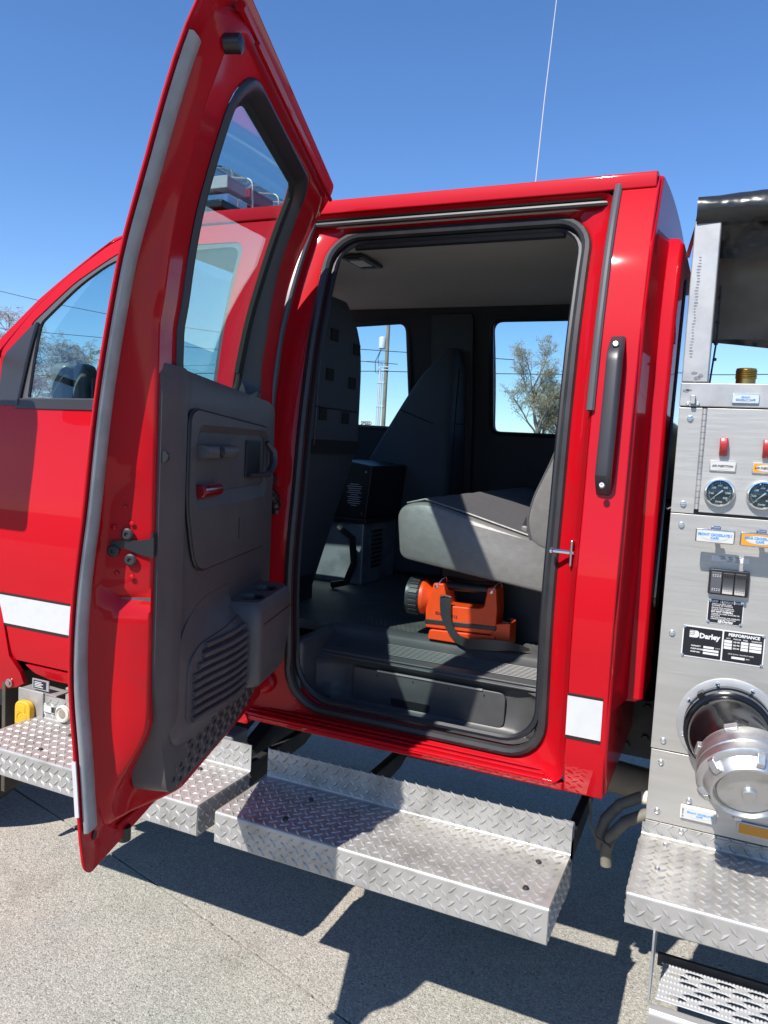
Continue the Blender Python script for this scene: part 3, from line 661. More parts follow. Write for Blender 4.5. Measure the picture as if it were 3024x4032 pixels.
rings = [[Vector((-.42 + (x + .42) * (1 - (1 - s) * .5), y, 1.7 + (z - 1.7) * s)) for x, z in bo] for y, s in ((2.39, .90), (2.398, .95), (2.412, .985), (2.44, 1.0), (3.85, 1.0))]
bm = NB(); rv = loft(bm, rings); bm.faces.new(rv[0]); bm.faces.new(rv[-1][::-1]); obj("backrest", bm, 'vinyl', be, sharp=60)
bm = NB(); tube(bm, [(x, 2.402, 1.7 + (z - 1.7) * .975) for x, z in bo[:28]], .004, 6); obj("piping", bm, 'cloth', be)
obj("seat_riser", box(-.86, -.30, 2.62, 3.8, 1.095, 1.36), 'navy', be)
obj("seat_hinge", box(-.90, -.45, 2.54, 2.60, 1.30, 1.37), 'black', be, bevel=.008)
bm = NB(); tube(bm, [(-.60, 2.52, 1.50), (-.585, 2.50, 1.535), (-.555, 2.50, 1.545), (-.53, 2.52, 1.53)], .018, 8); obj("belt_buckle", bm, 'grey', be)
obj("buckle_tongue", box(-.612, -.59, 2.49, 2.53, 1.478, 1.512), 'vinyl', be, bevel=.006)
# ---- grab handle and striker on the pillar ----------------------------------------------------------
gh = part_empty("grab_handle", T, "black moulded grab handle on the rear pillar")
bm = NB(); rings = []
for k in range(25):
    t = k / 24; z = 1.650 + .422 * t; cx = -.2985 + .002 * math.sin(t * 3.1)
    end = min(t, 1 - t); o = .052 if end > .13 else .052 * (end / .13) ** .7; hw = .0205 if end > .06 else .0195
    th = .024 if .1 < t < .9 else .008 + (o * .35)
    yc = Y0 + prof(z) - o
    rings.append([Vector((x, yy, z)) for x, yy in rpoly([(cx - hw, yc), (cx + hw * .55, yc - .004), (cx + hw, yc + .006), (cx + hw, yc + th), (cx - hw, yc + th)], .005, 2)])
rv = loft(bm, rings); bm.faces.new(rv[0]); bm.faces.new(rv[-1][::-1]); obj("grip", bm, 'trim2', gh, sharp=30)
for z, zz_ in ((1.678, 1.70), (2.045, 2.03)):
    p = side(-.2985, z, -.045 if z < 1.8 else -.042)
    bm = NB(); lathe(bm, [(.0085, 0), (.0085, .003), (.006, .0055), (.003, .0055), (.003, .003)], frame_z(p, (0, -1, .25)), 16); obj("handle_bolt", bm, 'screw', gh)
st = part_empty("door_striker", T)
bm = NB(); lathe(bm, [(.006, 0), (.006, .058), (.009, .060), (.009, .066)], frame_z(side(-.366, 1.488, .03), (-1, .15, 0)), 14); obj("striker_pin", bm, 'chrome', st)
obj("striker_plate", box(-.377, -.369, Y0 + .002, Y0 + .030, 1.452, 1.522), 'screw', st, bevel=.003)

# ---- the open crew door ----------------------------------------------------------------------------
DOg = Vector((-1.450, 2.151, 0)); th = R(72)
EA = Vector((math.cos(th), -math.sin(th), 0)); EB = Vector((math.sin(th), math.cos(th), 0))
def sm(t): t = max(0, min(1, t)); return t * t * (3 - 2 * t)
def dr(a, b, z): return DOg + EA * a + EB * b + Vector((0, 0, z + .05 * a * sm((z - 2.22) / .26)))
def b_in(a, z):
    b = max(.100, prof(z) + .066 - .020 * sm((z - 2.0) / .25)) if z > 1.5 else .100
    b -= .075 * sm((1.17 - z) / .20) * sm((a - .80) / .2)
    b -= .030 * sm((.16 - a) / .16)
    return b
cd = part_empty("crew_door", T, "open red rear crew door with charcoal inner trim")
ZB, ZT, LD = .868, 2.552, 1.11
def zbot(a): return ZB
WO = (.335, .905, 1.865, 2.432)
wo_s = rrect(WO[0] - .02, WO[1] + .02, WO[2] - .03, WO[3] + .02, [.05, .05, .09, .06])
bm = NB(); sheet(bm, rrect(0, LD, ZB, ZT, [.05, .03, .035, .05], ns=6), [wo_s], lambda a, z, d: dr(a, prof(z) + d, z), .006, step=.045)
obj("outer_skin", bm, 'red', cd, bevel=.0025)
def jog(z):                                                    # how far the shut face steps in along the free edge
    return .036 * sm((z - 1.62) / .07) + .030 * sm((1.435 - z) / .015) * sm((z - .9) / .3) - .0 * z
def dring(ins, rad, bf):
    out = []
    for a, z in rrect(ins, LD - ins, ZB + ins * .75, ZT - ins * .75, rad, ns=60): out.append(dr(a, bf(a, z), z))
    return out
def ded(ins, rad, bf, groove=0):
    out = []
    for a, z in rrect(ins, LD - ins, ZB + ins * .75, ZT - ins * .75, rad, ns=60):
        g_ = groove * sm((1.440 - z) / .010) * sm((z - 1.400) / .010) if a > .9 else 0
        out.append(dr(a - g_, bf(a, z), z))
    return out
bm = NB()
CR = [.05, .05, .06, .06]
rg = [dring(.004, [.05, .03, .035, .05], lambda a, z: prof(z) + .0062),
      dring(.040, CR, lambda a, z: prof(z) + .0100),
      dring(.056, CR, lambda a, z: prof(z) + .0105),
      dring(.068, CR, lambda a, z: prof(z) + .0125 + (.5 * jog(z) if a > .8 else 0)),
      ded(.0745, CR, lambda a, z: min(prof(z) + .020 + (jog(z) if a > .8 else 0), b_in(a, z) - .012), .008),
      ded(.077, CR, lambda a, z: min(prof(z) + .028 + (jog(z) if a > .8 else 0), b_in(a, z) - .008), .020),
      ded(.081, CR, lambda a, z: b_in(a, z) - .006, .018),
      dring(.085, CR, lambda a, z: b_in(a, z) - .0015), dring(.092, CR, lambda a, z: b_in(a, z))]
loft(bm, rg)
obj("shut_face", bm, 'jamb', cd, sharp=55)
io = rrect(.092, LD - .092, ZB + .069, ZT - .069, [.05, .05, .06, .06], ns=60)
wo_i = rrect(WO[0] - .025, WO[1] + .03, WO[2] - .02, WO[3] + .022, [.05, .05, .09, .06])
bm = NB(); sheet(bm, io, [wo_i], lambda a, z, d: dr(a, b_in(a, z) - d, z), 0, step=.04, closed=False)
obj("inner_panel", bm, 'jamb', cd, sharp=60)
# window reveal, seal, glass
def wring(ex, b, rad=(.05, .05, .09, .06)): return [dr(a, b(z), z) for a, z in rrect(WO[0] - ex, WO[1] + ex, WO[2] - ex * .8, WO[3] + ex * .8, list(rad))]
bi = lambda z: b_in(.5, z)
bm = NB(); loft(bm, [wring(.030, lambda z: bi(z) + .002), wring(.026, lambda z: bi(z) + .010), wring(.018, lambda z: bi(z) + .013), wring(.009, lambda z: bi(z) + .006), wring(-.004, lambda z: prof(z) + .035), wring(-.006, lambda z: prof(z) + .024)])
obj("window_surround", bm, 'trim2', cd, sharp=50)
bm = NB(); tube(bm, wring(-.004, lambda z: prof(z) + .027), .009, 8, closed=True); obj("glass_channel", bm, 'felt', cd)
bm = NB(); sheet(bm, [(.352, 1.93), (.388, 1.93), (.374, 2.395), (.352, 2.395)], [], lambda a, z, d: dr(a, prof(z) + .026 + d, z), .012, step=.06); obj("channel_felt", bm, 'felt', cd)
bm = NB(); sheet(bm, rrect(WO[0] - .006, WO[1] + .006, WO[2] - .006, WO[3] + .006, [.05, .05, .09, .06]), [], lambda a, z, d: dr(a, prof(z) + .022 + d, z), .004, step=.08); obj("window_glass", bm, 'glassd', cd)
# grey seal strip down the free edge, hinge-side frame rib
bm = NB(); cs_ = []
for k in range(61):
    z = .955 + 1.468 * k / 60
    cs_.append([dr(a, prof(z) + b, z) for a, b in ((1.102, .009), (1.099, .016), (1.080, .0185), (1.062, .017), (1.058, .011))])
loft(bm, cs_, closed=False); obj("edge_seal", bm, 'strip', cd, sharp=60, label="pale grey seal strip down the free edge of the door")
bm = NB(); sheet(bm, [(.02, .992), (LD + .0015, .992), (LD + .0015, 1.104), (.02, 1.104)], [], lambda a, z, d: dr(a, prof(z) - .0022 + d, z), .008, step=.05); obj("white_stripe", bm, 'white', cd, label="white tape band on the lower outside of the door")
bm = NB(); tube(bm, [dr(a, prof(2.505) + .03, 2.505) for a in (.10, .4, .7, 1.02)], .011, 8); obj("top_frame_rib", bm, 'jamb', cd)
bm = NB(); tube(bm, [dr(a, prof(2.475) + .062, 2.475) for a in (.13, .4, .7, .95)], .006, 8); obj("top_frame_rib", bm, 'jamb', cd)
bm = NB(); lathe(bm, [(.018, 0), (.018, .03), (.012, .034)], frame_z(dr(1.02, prof(2.43) + .045, 2.44), EB), 14); obj("door_bumper", bm, 'black', cd)
bm = NB(); lathe(bm, [(.015, 0), (.015, .03), (.010, .034)], frame_z(dr(.93, .012, .885), Vector((0, 0, -1))), 12); obj("door_bumper", bm, 'black', cd)
# latch
bm = NB()
lz = [(-.060, .012), (-.025, .016), (.010, .018), (.046, .026), (.046, -.022), (.010, -.014), (-.020, -.004), (-.060, -.002)]
prism(bm, [(.068 + u * .85, 1.522 + v * .85) for u, v in lz], lambda b, z, d: dr(1.037 + d, b, z), 0, .0015)
obj("latch_slot", bm, 'blackline', cd)
obj("latch_mouth", box(1.012, 1.034, .099, .103, 1.505, 1.552, f=dr), 'blackline', cd)
for b, z in ((.052, 1.548), (.024, 1.513), (.060, 1.497)):
    bm = NB(); lathe(bm, [(.0125, 0), (.0125, .003), (.009, .006), (.0045, .006), (.0045, .003)], frame_z(dr(1.0375, b, z), EA, (0, 0, 1)), 18); obj("latch_bolt", bm, 'frame', cd)
bm = NB(); lathe(bm, [(.009, 0), (.002, .0005)], frame_z(dr(1.066, prof(.93) + .0115, .935), EB), 14); obj("drain_hole", bm, 'blackline', cd)
for b, z, r_ in ((.022, 1.560, .006), (.060, 1.570, .005), (.030, 1.468, .005), (.062, 1.462, .006), (.045, 1.602, .004)):
    bm = NB(); lathe(bm, [(r_, 0), (r_ * .8, .0012), (r_ * .3, .0018)], frame_z(dr(1.0360, b, z), EA), 12); obj("panel_dimple", bm, 'jamb', cd)
for a0, a1 in ((.2, .55), (.60, .98)):
    bm = NB(); tube(bm, [dr(a_, prof(.905) + .013, .905 + .004 * math.sin(a_ * 40)) for a_ in [a0 + (a1 - a0) * k / 12 for k in range(13)]], .005, 6); obj("seam_sealer", bm, 'jamb', cd)
# charcoal inner trim
TO = rpoly([(.165, 1.846), (.24, 1.862), (1.0, 1.892), (1.014, 1.875), (1.014, 1.25), (.992, 1.13), (.962, .99), (.925, .970), (.45, .962), (.27, .998), (.19, 1.06), (.15, 1.3)], [.02, .03, .02, .02, .05, .05, .03, .02, .05, .05, .05, .05])
RC = (.262, .868, 1.585, 1.775)                                 # dished area with the handles
PP = rpoly([(.268, 1.438), (.845, 1.446), (.905, 1.60), (.903, 1.792), (.87, 1.806), (.268, 1.783)], [.02, .06, .05, .04, .03, .03], 4)
trm = part_empty("inner_trim", T) if False else None
def tb(a, z):
    e = 0.118
    e -= .012 * sm((a - .965) / .05) + .010 * sm((z - 1.855) / .03)
    e += .012 * sm((a - .90) / .03) * sm((.975 - a) / .03) * sm((z - 1.1) / .05)     # raised rib along the free edge
    return e
bm = NB(); sheet(bm, TO, [], lambda a, z, d: dr(a, tb(a, z) - d, z), .075, step=.035); obj("inner_trim", bm, 'trim', cd, bevel=.006, seg=2, sharp=50)
ri = rrect(RC[0] + .02, RC[1] - .02, RC[2] + .02, RC[3] - .015, .035, ns=6)
bm = NB(); sheet(bm, PP, [rrect(*RC, .045, ns=6)], lambda a, z, d: dr(a, tb(.5, 1.5) + .010 - d, z), .02, step=.06); obj("trim_insert", bm, 'trim', cd, bevel=.004, sharp=50)
bm = NB(); loft(bm, [[dr(a, .1275, z) for a, z in rrect(*RC, .045, ns=6)], [dr(a, .122, z) for a, z in rrect(RC[0] + .012, RC[1] - .012, RC[2] + .02, RC[3] - .010, .04, ns=6)], [dr(a, .1195, z) for a, z in rrect(RC[0] + .022, RC[1] - .022, RC[2] + .035, RC[3] - .016, .035, ns=6)]]); obj("dish_edge", bm, 'trim', cd)
bm = NB(); tube(bm, [dr(a, .1225, z) for a, z in [(x_ * 1.014 - .007, y_ * 1.0) for x_, y_ in PP]], .0042, 6, closed=True); obj("insert_gap", bm, 'blackline', cd)
obj("insert_slot", box(.532, .536, .127, .1290, 1.486, 1.541, f=dr), 'black', cd)
bm = NB()                                                       # fixed pull handle
rings = []
for k in range(13):
    t = k / 12; a = .600 + .265 * t; e_ = math.sin(math.pi * min(1, max(0, (1 - t) * 4.0)) / 2)
    o = .030 * (1 if t > .12 else (t / .12) ** .6); zc = 1.716
    rings.append([dr(a, .121 + b, z) for b, z in rpoly([(0, zc - .017), (o, zc - .014), (o + .004, zc), (o, zc + .013), (0, zc + .016)], .004, 2)])
rv = loft(bm, rings); bm.faces.new(rv[0]); bm.faces.new(rv[-1][::-1]); obj("pull_handle", bm, 'trim', cd)
bm = NB(); lathe(bm, [(.0135, 0), (.0135, .003), (.010, .0035), (.002, .001)], frame_z(dr(.775, .1535, 1.716), EB), 16); obj("handle_plug", bm, 'black', cd)
rh = obj("release_bezel", box(.335, .47, .119, .123, 1.645, 1.745, f=dr), 'black', cd, bevel=.004)
bm = NB(); tube(bm, [dr(.30, .132, 1.742), dr(.277, .146, 1.715), dr(.283, .150, 1.68), dr(.320, .146, 1.652), dr(.40, .138, 1.650), dr(.455, .128, 1.652)], [.008, .011, .012, .010, .007, .006], 8); obj("release_lever", bm, 'trim2', cd)
bm = NB(); m_ = frame_z(dr(.712, .126, 1.626), EA, (0, 0, 1)); lathe(bm, [(.001, 0), (.0135, .001), (.0162, .005), (.0165, .010), (.0165, .124), (.0162, .129), (.0135, .133)], m_, 18); obj("courtesy_lamp", bm, 'redlens', cd)
bm = NB(); lathe(bm, [(.012, 0), (.012, .01)], frame_z(dr(1.0, .108, 1.705), EA), 14); obj("trim_plug", bm, 'black', cd)
# speaker bulge and cup holder
def bulge(a, z):
    t = sm((.955 - a) / .30); v = sm((z - 1.055) / .05) * sm((1.355 - z) / .10)
    return .119 + (.012 + .045 * t) * v * sm((.965 - a) / .05)
bm = NB(); sheet(bm, rpoly([(.962, 1.085), (.955, 1.30), (.80, 1.375), (.58, 1.375), (.58, 1.04), (.80, 1.045)], [.05, .08, .08, 0, 0, .06]), [], lambda a, z, d: dr(a, bulge(a, z) - d, z), .04, step=.025)
obj("speaker_bulge", bm, 'trim', cd, sharp=60)
bm = NB(); sheet(bm, rpoly([(.905, 1.112), (.905, 1.255), (.85, 1.285), (.60, 1.300), (.60, 1.095)], [.03, .03, .04, .01, .01]), [], lambda a, z, d: dr(a, bulge(a, z) + .004 - d, z), .01, step=.025)
obj("speaker_plate", bm, 'trim', cd, bevel=.002, sharp=50)
for k in range(9):
    z = 1.122 + k * .0195; a1 = .885 if k < 6 else .885 - (k - 5) * .018
    bm = NB(); tube(bm, [dr(a, bulge(a, z) + .006, z) for a in [.612 + (a1 - .612) * i / 6 for i in range(7)]], .0078, 8, flat=.8); obj("grille_louver", bm, 'trim', cd)
    for p, q in ((.63, .745), (.755, .845)):
        if k < 8:
            z2 = z + .0098
            bm = NB(); loft(bm, [[dr(a, bulge(a, z2) + .0052, z2 - .0022), dr(a, bulge(a, z2) + .0052, z2 + .0022)] for a in (p, (p + q) / 2, q)], closed=False); obj("grille_slot", bm, 'blackline', cd)
bm = NB(); rings = []
for k, z in enumerate((1.105, 1.108, 1.12, 1.16, 1.22, 1.275, 1.318, 1.330)):
    g_ = [.020, .008, 0, 0, 0, 0, .004, .014][k]; h_ = .06 * sm((1.22 - z) / .11)
    rings.append([dr(a, b, z) for a, b in rpoly([(.605 - g_, .10), (.600 - g_, .215 - g_), (.275 + h_ + g_, .225 - g_), (.255 + h_ + g_, .10)], [.0, .028, .05, 0], 5)])
rv = loft(bm, rings); bm.faces.new(rv[0])
tp = [dr(a, b, 1.330) for a, b in rpoly([(.590, .10), (.586, .200), (.30, .205), (.28, .10)], [0, .03, .05, 0], 5)]
obj("map_pocket", bm, 'trim', cd, sharp=50)
bm = NB(); ot = rpoly([(.592, .118), (.586, .202), (.290, .212), (.27, .118)], [.005, .03, .05, .005], 5)
cups = [[(cx + .042 * math.cos(R(t)), .163 + .036 * math.sin(R(t))) for t in range(0, 360, 20)] for cx in (.515, .385)]
sheet(bm, ot, cups, lambda a, b, d: dr(a, b, 1.3302 - d), .012, step=.02); obj("cup_rim", bm, 'trim', cd, bevel=.003)
for cx in (.515, .385):
    bm = NB(); lathe(bm, [(.001, -.055), (.036, -.055), (.040, -.010), (.0415, -.002)], frame_z(dr(cx, .163, 1.330), (0, 0, 1)), 20)
    bmesh.ops.delete(bm, geom=[f for f in bm.faces if len(f.verts) > 4][-1:], context='FACES_ONLY'); obj("cup_well", bm, 'black', cd)
bm = NB(); tube(bm, [dr(a, b, 1.272) for a, b in ((.6015, .17), (.590, .208), (.57, .2165), (.40, .2225), (.31, .224))], .0015, 6); obj("pocket_seam", bm, 'black', cd)
# embossed lower band of the trim
bm = NB()
for i in range(26):
    for j in range(6):
        a = .235 + i * .027 + (j % 2) * .0135; z = .984 + j * .0165
        if not inside((a, z), TO) or a > .93: continue
        if z > 1.03 and a > .86: continue
        s_ = 1 if (i + j) % 2 else -1
        dx, dz = (.0045, .0095) if s_ > 0 else (.0078, -.0045)
        q = [dr(a - dx, .1185, z - dz), dr(a + .0022, .1182, z - .0012), dr(a + dx, .1185, z + dz), dr(a - .0022, .1182, z + .0012)]
        t = [dr(a - dx * .5, .1218, z - dz * .5), dr(a + dx * .5, .1218, z + dz * .5)]
        V = [bm.verts.new(p) for p in q + t]
        for fc in ((0, 1, 4), (1, 5, 4), (1, 2, 5), (2, 3, 5), (3, 4, 5), (3, 0, 4)): bm.faces.new([V[k_] for k_ in fc])
flatobj("trim_tread_pattern", bm, 'trim', cd)['kind'] = 'stuff'
# wiring gaiter and check strap between door and pillar
bm = NB()
gp = [dr(.13, .09, 1.60), dr(.06, .10, 1.56), dr(.02, .10, 1.50), dr(.02, .09, 1.44), dr(.05, .07, 1.40)]
pts = []
for a, b in zip(gp, gp[1:]): pts += [a.lerp(b, k / 6) for k in range(6)]
tube(bm, pts, [.016 if k % 2 else .021 for k in range(len(pts))], 10); obj("wiring_gaiter", bm, 'black', cd)
obj("check_strap", box(.02, .16, .085, .10, 1.60, 1.64, f=dr), 'black', cd, bevel=.006)
for z in (1.72, 1.02):
    hp = part_empty("door_hinge", T)
    obj("hinge_leaf", box(-1.425, -1.36, 2.118, 2.15, z - .05, z + .05), 'jamb', hp, bevel=.006)
    bm = NB(); lathe(bm, [(.013, -.045), (.013, .045)], frame_z((-1.42, 2.125, z), (0, 0, 1)), 12); obj("hinge_pin", bm, 'frame', hp)
bm = NB(); lathe(bm, [(.036, 0), (.036, .012), (.028, .022), (.010, .026)], frame_z(side(-1.352, .945, .058), (0, -1, 0)), 20); obj("jamb_plug", bm, 'jamb', T)

# ---- light bar and antenna on the roof ----------------------------------------------------------------
lb = part_empty("light_bar", T, "clear emergency light bar across the cab roof")
def lbsec(y, s=1.0, r=.03): return [Vector((-2.04 + (x + 2.04) * s, y, 2.745 + (z - 2.745) * s)) for x, z in rpoly([(-2.20, 2.69), (-2.18, 2.82), (-2.06, 2.85), (-1.92, 2.83), (-1.91, 2.695)], r, 4)]
bm = NB(); rv = loft(bm, [lbsec(2.56, .75), lbsec(2.60, .93), lbsec(2.66, 1), lbsec(3.44, 1), lbsec(3.5, .93), lbsec(3.54, .75)]); bm.faces.new(rv[0]); bm.faces.new(rv[-1][::-1]); obj("lens_cover", bm, 'acryl', lb)
obj("bar_base", box(-2.17, -1.92, 2.58, 3.52, 2.655, 2.692), 'black', lb, bevel=.01)
for y0, y1, c in ((2.66, 2.80, 'white'), (2.83, 2.98, 'redpl'), (3.0, 3.1, 'white'), (3.12, 3.4, 'redpl')): obj("lamp_module", box(-2.14, -1.95, y0, y1, 2.697, 2.742), 'redpl' if c == 'redpl' else 'chrome', lb, bevel=.006)
for y0, y1 in ((2.63, 2.76), (2.79, 2.97)): obj("reflector", box(-2.10, -1.935, y0, y1, 2.750, 2.80), 'redpl' if y0 > 2.7 else 'white', lb, bevel=.003)
for y in (2.78, 2.985, 3.11):
    bm = NB(); tube(bm, [p + Vector((0, 0, 0)) for p in lbsec(y, 1.004)], .0035, 6, closed=True); obj("lens_joint", bm, 'platesilver', lb)
for y in (2.7, 3.4): obj("bar_foot", box(-2.12, -1.96, y - .03, y + .03, 2.585, 2.66), 'black', lb)
an = part_empty("whip_antenna", T)
bm = NB(); tube(bm, [(-.764, 2.95, 2.66), (-.742, 2.93, 3.05), (-.70, 2.89, 3.6), (-.66, 2.85, 4.1)], [.0022, .0018, .0014, .0010], 6); obj("whip", bm, 'platesilver', an)
bm = NB(); lathe(bm, [(.02, 0), (.02, .015), (.008, .05)], frame_z((-.766, 2.95, 2.606), (0, 0, 1)), 14); obj("antenna_base", bm, 'black', an)

# ---- tread plate steps ----------------------------------------------------------------------------------
def arc(cy, cz, r, a0, a1, n=4): return [(cy + r * math.cos(R(a0 + (a1 - a0) * k / n)), cz + r * math.sin(R(a0 + (a1 - a0) * k / n))) for k in range(n + 1)]
def stepplate(x0, x1, yf, yb, zb, zt, zr, label, hl=True, hr=True, extra=None):
    s = part_empty("tread_plate_step", T, label)
    pr_ = [(yf + .03, zb), (yf + .004, zb)] + [(yf, zb + .004), (yf, zt - .008)] + arc(yf + .008, zt - .008, .008, 180, 90) + [(yb - .008, zt)] + arc(yb - .008, zt + .008, .008, 270, 360) + [(yb, zr)]
    n = len(pr_); bm = NB(); th_ = .0035
    inner = []
    for i, (y, z) in enumerate(pr_):
        a = pr_[max(0, i - 1)]; b = pr_[min(n - 1, i + 1)]; d = Vector((b[0] - a[0], b[1] - a[1])).normalized(); inner.append((y + d.y * th_, z - d.x * th_))
    prism(bm, pr_ + inner[::-1], lambda y, z, x: Vector((x, y, z)), x0, x1); obj("step_sheet", bm, 'tread', s)
    for on, xe, sg in ((hl, x0, -1), (hr, x1, 1)):
        if on: obj("end_flange", box(xe - .002 if sg > 0 else xe - .0015, xe + .0015 if sg > 0 else xe + .002, yf + .003, yb - .006, zb, zt - .003), 'tread', s, bevel=.001)
    bm = NB(); w = x1 - x0
    treads(bm, (x0, yf, zt), (1, 0, 0), (0, 1, 0), w, yb - yf)
    treads(bm, (x0, yf, zb), (1, 0, 0), (0, 0, 1), w, zt - zb, margin=.016)
    treads(bm, (x0, yb, zt + .004), (1, 0, 0), (0, 0, 1), w, zr - zt, margin=.010)
    for on, xe, sg in ((hl, x0 - .0015, -1), (hr, x1 + .0015, 1)):
        if on:
            b2 = NB(); treads(b2, (xe, yf, zb), (0, 1, 0), (0, 0, 1), yb - yf, zt - zb, margin=.012)
            for v_ in b2.verts: v_.co.x = xe + abs(v_.co.x - xe) * sg
            me_ = bpy.data.meshes.new("tmp"); b2.to_mesh(me_); b2.free(); bm.from_mesh(me_); bpy.data.meshes.remove(me_)
    flatobj("tread_pattern", bm, 'tread', s)['kind'] = 'stuff'
    return s
SCREW = None
def stepscrew(x, y, z, par, m='frame', r=.0085):
    bm = NB(); lathe(bm, [(r, 0), (r, .002), (r * .75, .0055), (r * .3, .0065)], frame_z((x, y, z), (0, 0, 1)), 14); obj("step_screw", bm, m, par)
s1 = stepplate(-1.297, -.3125, 1.808, 2.088, .557, .653, .746, "aluminium tread plate step below the open door")
for x, y in ((-.383, 2.007), (-.383, 1.867), (-1.09, 2.012), (-1.093, 1.871)): stepscrew(x, y, .6535, s1)
s2 = stepplate(-2.335, -1.362, 1.808, 2.088, .557, .653, .742, "tread plate step under the front door with electrical outlets")
for x, y in ((-1.513, 2.018), (-2.069, 1.868), (-1.52, 1.87), (-2.08, 2.01)): stepscrew(x, y, .6535, s2)
bm = NB(); prism(bm, rpoly([(-2.41, .613), (-2.331, .613), (-2.331, .714), (-2.41, .712)], [.015, .02, .035, .03], 5), lambda x, z, y: Vector((x, y, z)), 2.05, 2.078); yl = obj("yellow_outlet_cover", bm, 'yellow', s2, bevel=.006)
bm = NB(); tube(bm, [(-2.371 + .025 * math.cos(R(a)), 2.0495, .648 + .024 * math.sin(R(a))) for a in range(0, 360, 20)] , .002, 6, closed=True); obj("outlet_cover_ring", bm, 'yellow', s2)
obj("outlet_cover_tab", box(-2.392, -2.352, 2.0475, 2.051, .672, .700), 'yellow', s2, bevel=.002)
obj("outlet_back_plate", box(-2.425, -2.295, 2.080, 2.087, .60, .752), 'tread', s2, bevel=.003)
bm = NB(); lathe(bm, [(.032, 0), (.032, .012), (.026, .016), (.022, .010), (.002, .010)], frame_z((-2.19, 2.084, .692), (0, -1, 0)), 24); obj("round_inlet", bm, 'ivory', s2)
bm = NB(); lathe(bm, [(.018, 0), (.002, .001)], frame_z((-2.19, 2.073, .692), (0, -1, 0)), 20); obj("inlet_face", bm, 'dusty', s2)
obj("info_label", box(-2.292, -2.238, 2.0815, 2.0835, .681, .707), 'labelwhite', s2)
obj("info_label_band", box(-2.252, -2.2385, 2.0808, 2.0812, .684, .706), 'ink', s2)
obj("rating_plate", box(-2.36, -2.275, 2.088, 2.092, .757, .797), 'alu', s2)
obj("rating_plate_print", box(-2.352, -2.288, 2.0868, 2.0878, .762, .792), 'plateblack', s2)
for k in range(4): obj("rating_line", box(-2.346, -2.31 + .008 * (k % 2), 2.0858, 2.0866, .785 - k * .006, .7875 - k * .006), 'platesilver', s2)
obj("shelf_top", box(-2.42, -2.235, 2.088, 2.16, .744, .749), 'tread', s2)

# ---- chassis seen under the cab -----------------------------------------------------------------------
fr_ = obj("frame_rail", box(-3.8, 1.6, 2.74, 2.80, .72, .985), 'frame', T, bevel=.008)
for k in range(26):
    x = -.55 + (k % 13) * .06; z = .78 + .12 * (k // 13) + random.uniform(-.02, .02)
    bm = NB(); lathe(bm, [(.014, 0), (.012, .012)], frame_z((x, 2.74, z), (0, -1, 0)), 6); obj("frame_bolt", bm, 'frame', T)
obj("frame_rail", box(-3.8, 1.6, 3.32, 3.38, .72, .985), 'frame', T, bevel=.008)
bm = NB(); lathe(bm, [(.06, 0), (.088, .02), (.088, .62), (.06, .64)], frame_z((-1.02, 2.95, .60), (1, 0, 0)), 24); obj("muffler", bm, 'dusty', T)
bm = NB(); tube(bm, [(-.40, 2.95, .56), (.1, 2.96, .52), (.8, 2.98, .50)], .062, 16); obj("exhaust_pipe", bm, 'dusty', T)
obj("heat_shield", box(-1.03, -.83, 2.55, 2.57, .62, .78), 'frame', T)
def bracket(x, w=.03):
    pts_ = [(2.75, .80), (2.75, .70), (2.5, .60), (2.12, .575), (1.90, .575), (1.90, .600), (2.096, .60), (2.096, .735), (2.12, .735), (2.14, .66), (2.48, .66)]
    bm = NB(); prism(bm, pts_, lambda y, z, d: Vector((d, y, z)), x, x + w); obj("step_bracket", bm, 'frame', T, bevel=.006)
for x in (-1.42, -.352, -1.02, -2.2, -1.68): bracket(x)
bm = NB(); prism(bm, rpoly([(2.3, .62), (2.75, .80), (2.75, .60), (2.45, .52)], .03), lambda y, z, d: Vector((d, y, z)), -1.56, -1.50); obj("cab_mount", bm, 'frame', T, bevel=.01)
obj("battery_tray_end", box(-1.60, -1.515, 2.20, 2.30, .645, .705), 'alu', T, bevel=.01)
obj("bracket_plate", box(-.36, -.322, 2.10, 2.20, .50, .70), 'alu', T, bevel=.006)
for dx, dy, dz in ((0, 0, 0), (.022, -.03, -.036)):
    bm = NB(); tube(bm, [(.05 + dx, 2.45 + dy, .735 + dz), (-.10 + dx, 2.43 + dy, .728 + dz), (-.17 + dx, 2.42 + dy, .718 + dz), (-.225 + dx, 2.41 + dy, .685 + dz), (-.262 + dx, 2.40 + dy, .635 + dz), (-.272 + dx, 2.40 + dy, .585 + dz), (-.268 + dx, 2.40 + dy, .54 + dz)], .0175, 12); obj("drain_hose", bm, 'hose', T)
    bm = NB(); tube(bm, [(-.165 + dx, 2.42 + dy, .720 + dz), (-.02 + dx, 2.44 + dy, .732 + dz)], .0215, 12); obj("hose_sleeve", bm, 'ivory', T)
bm = NB(); tube(bm, [(-.31, 2.38, .70), (-.30, 2.37, .62), (-.285, 2.37, .585), (-.235, 2.345, .575), (-.225, 2.36, .59), (-.28, 2.41, .60)], .0045, 6); obj("hose_tie", bm, 'hose', T)

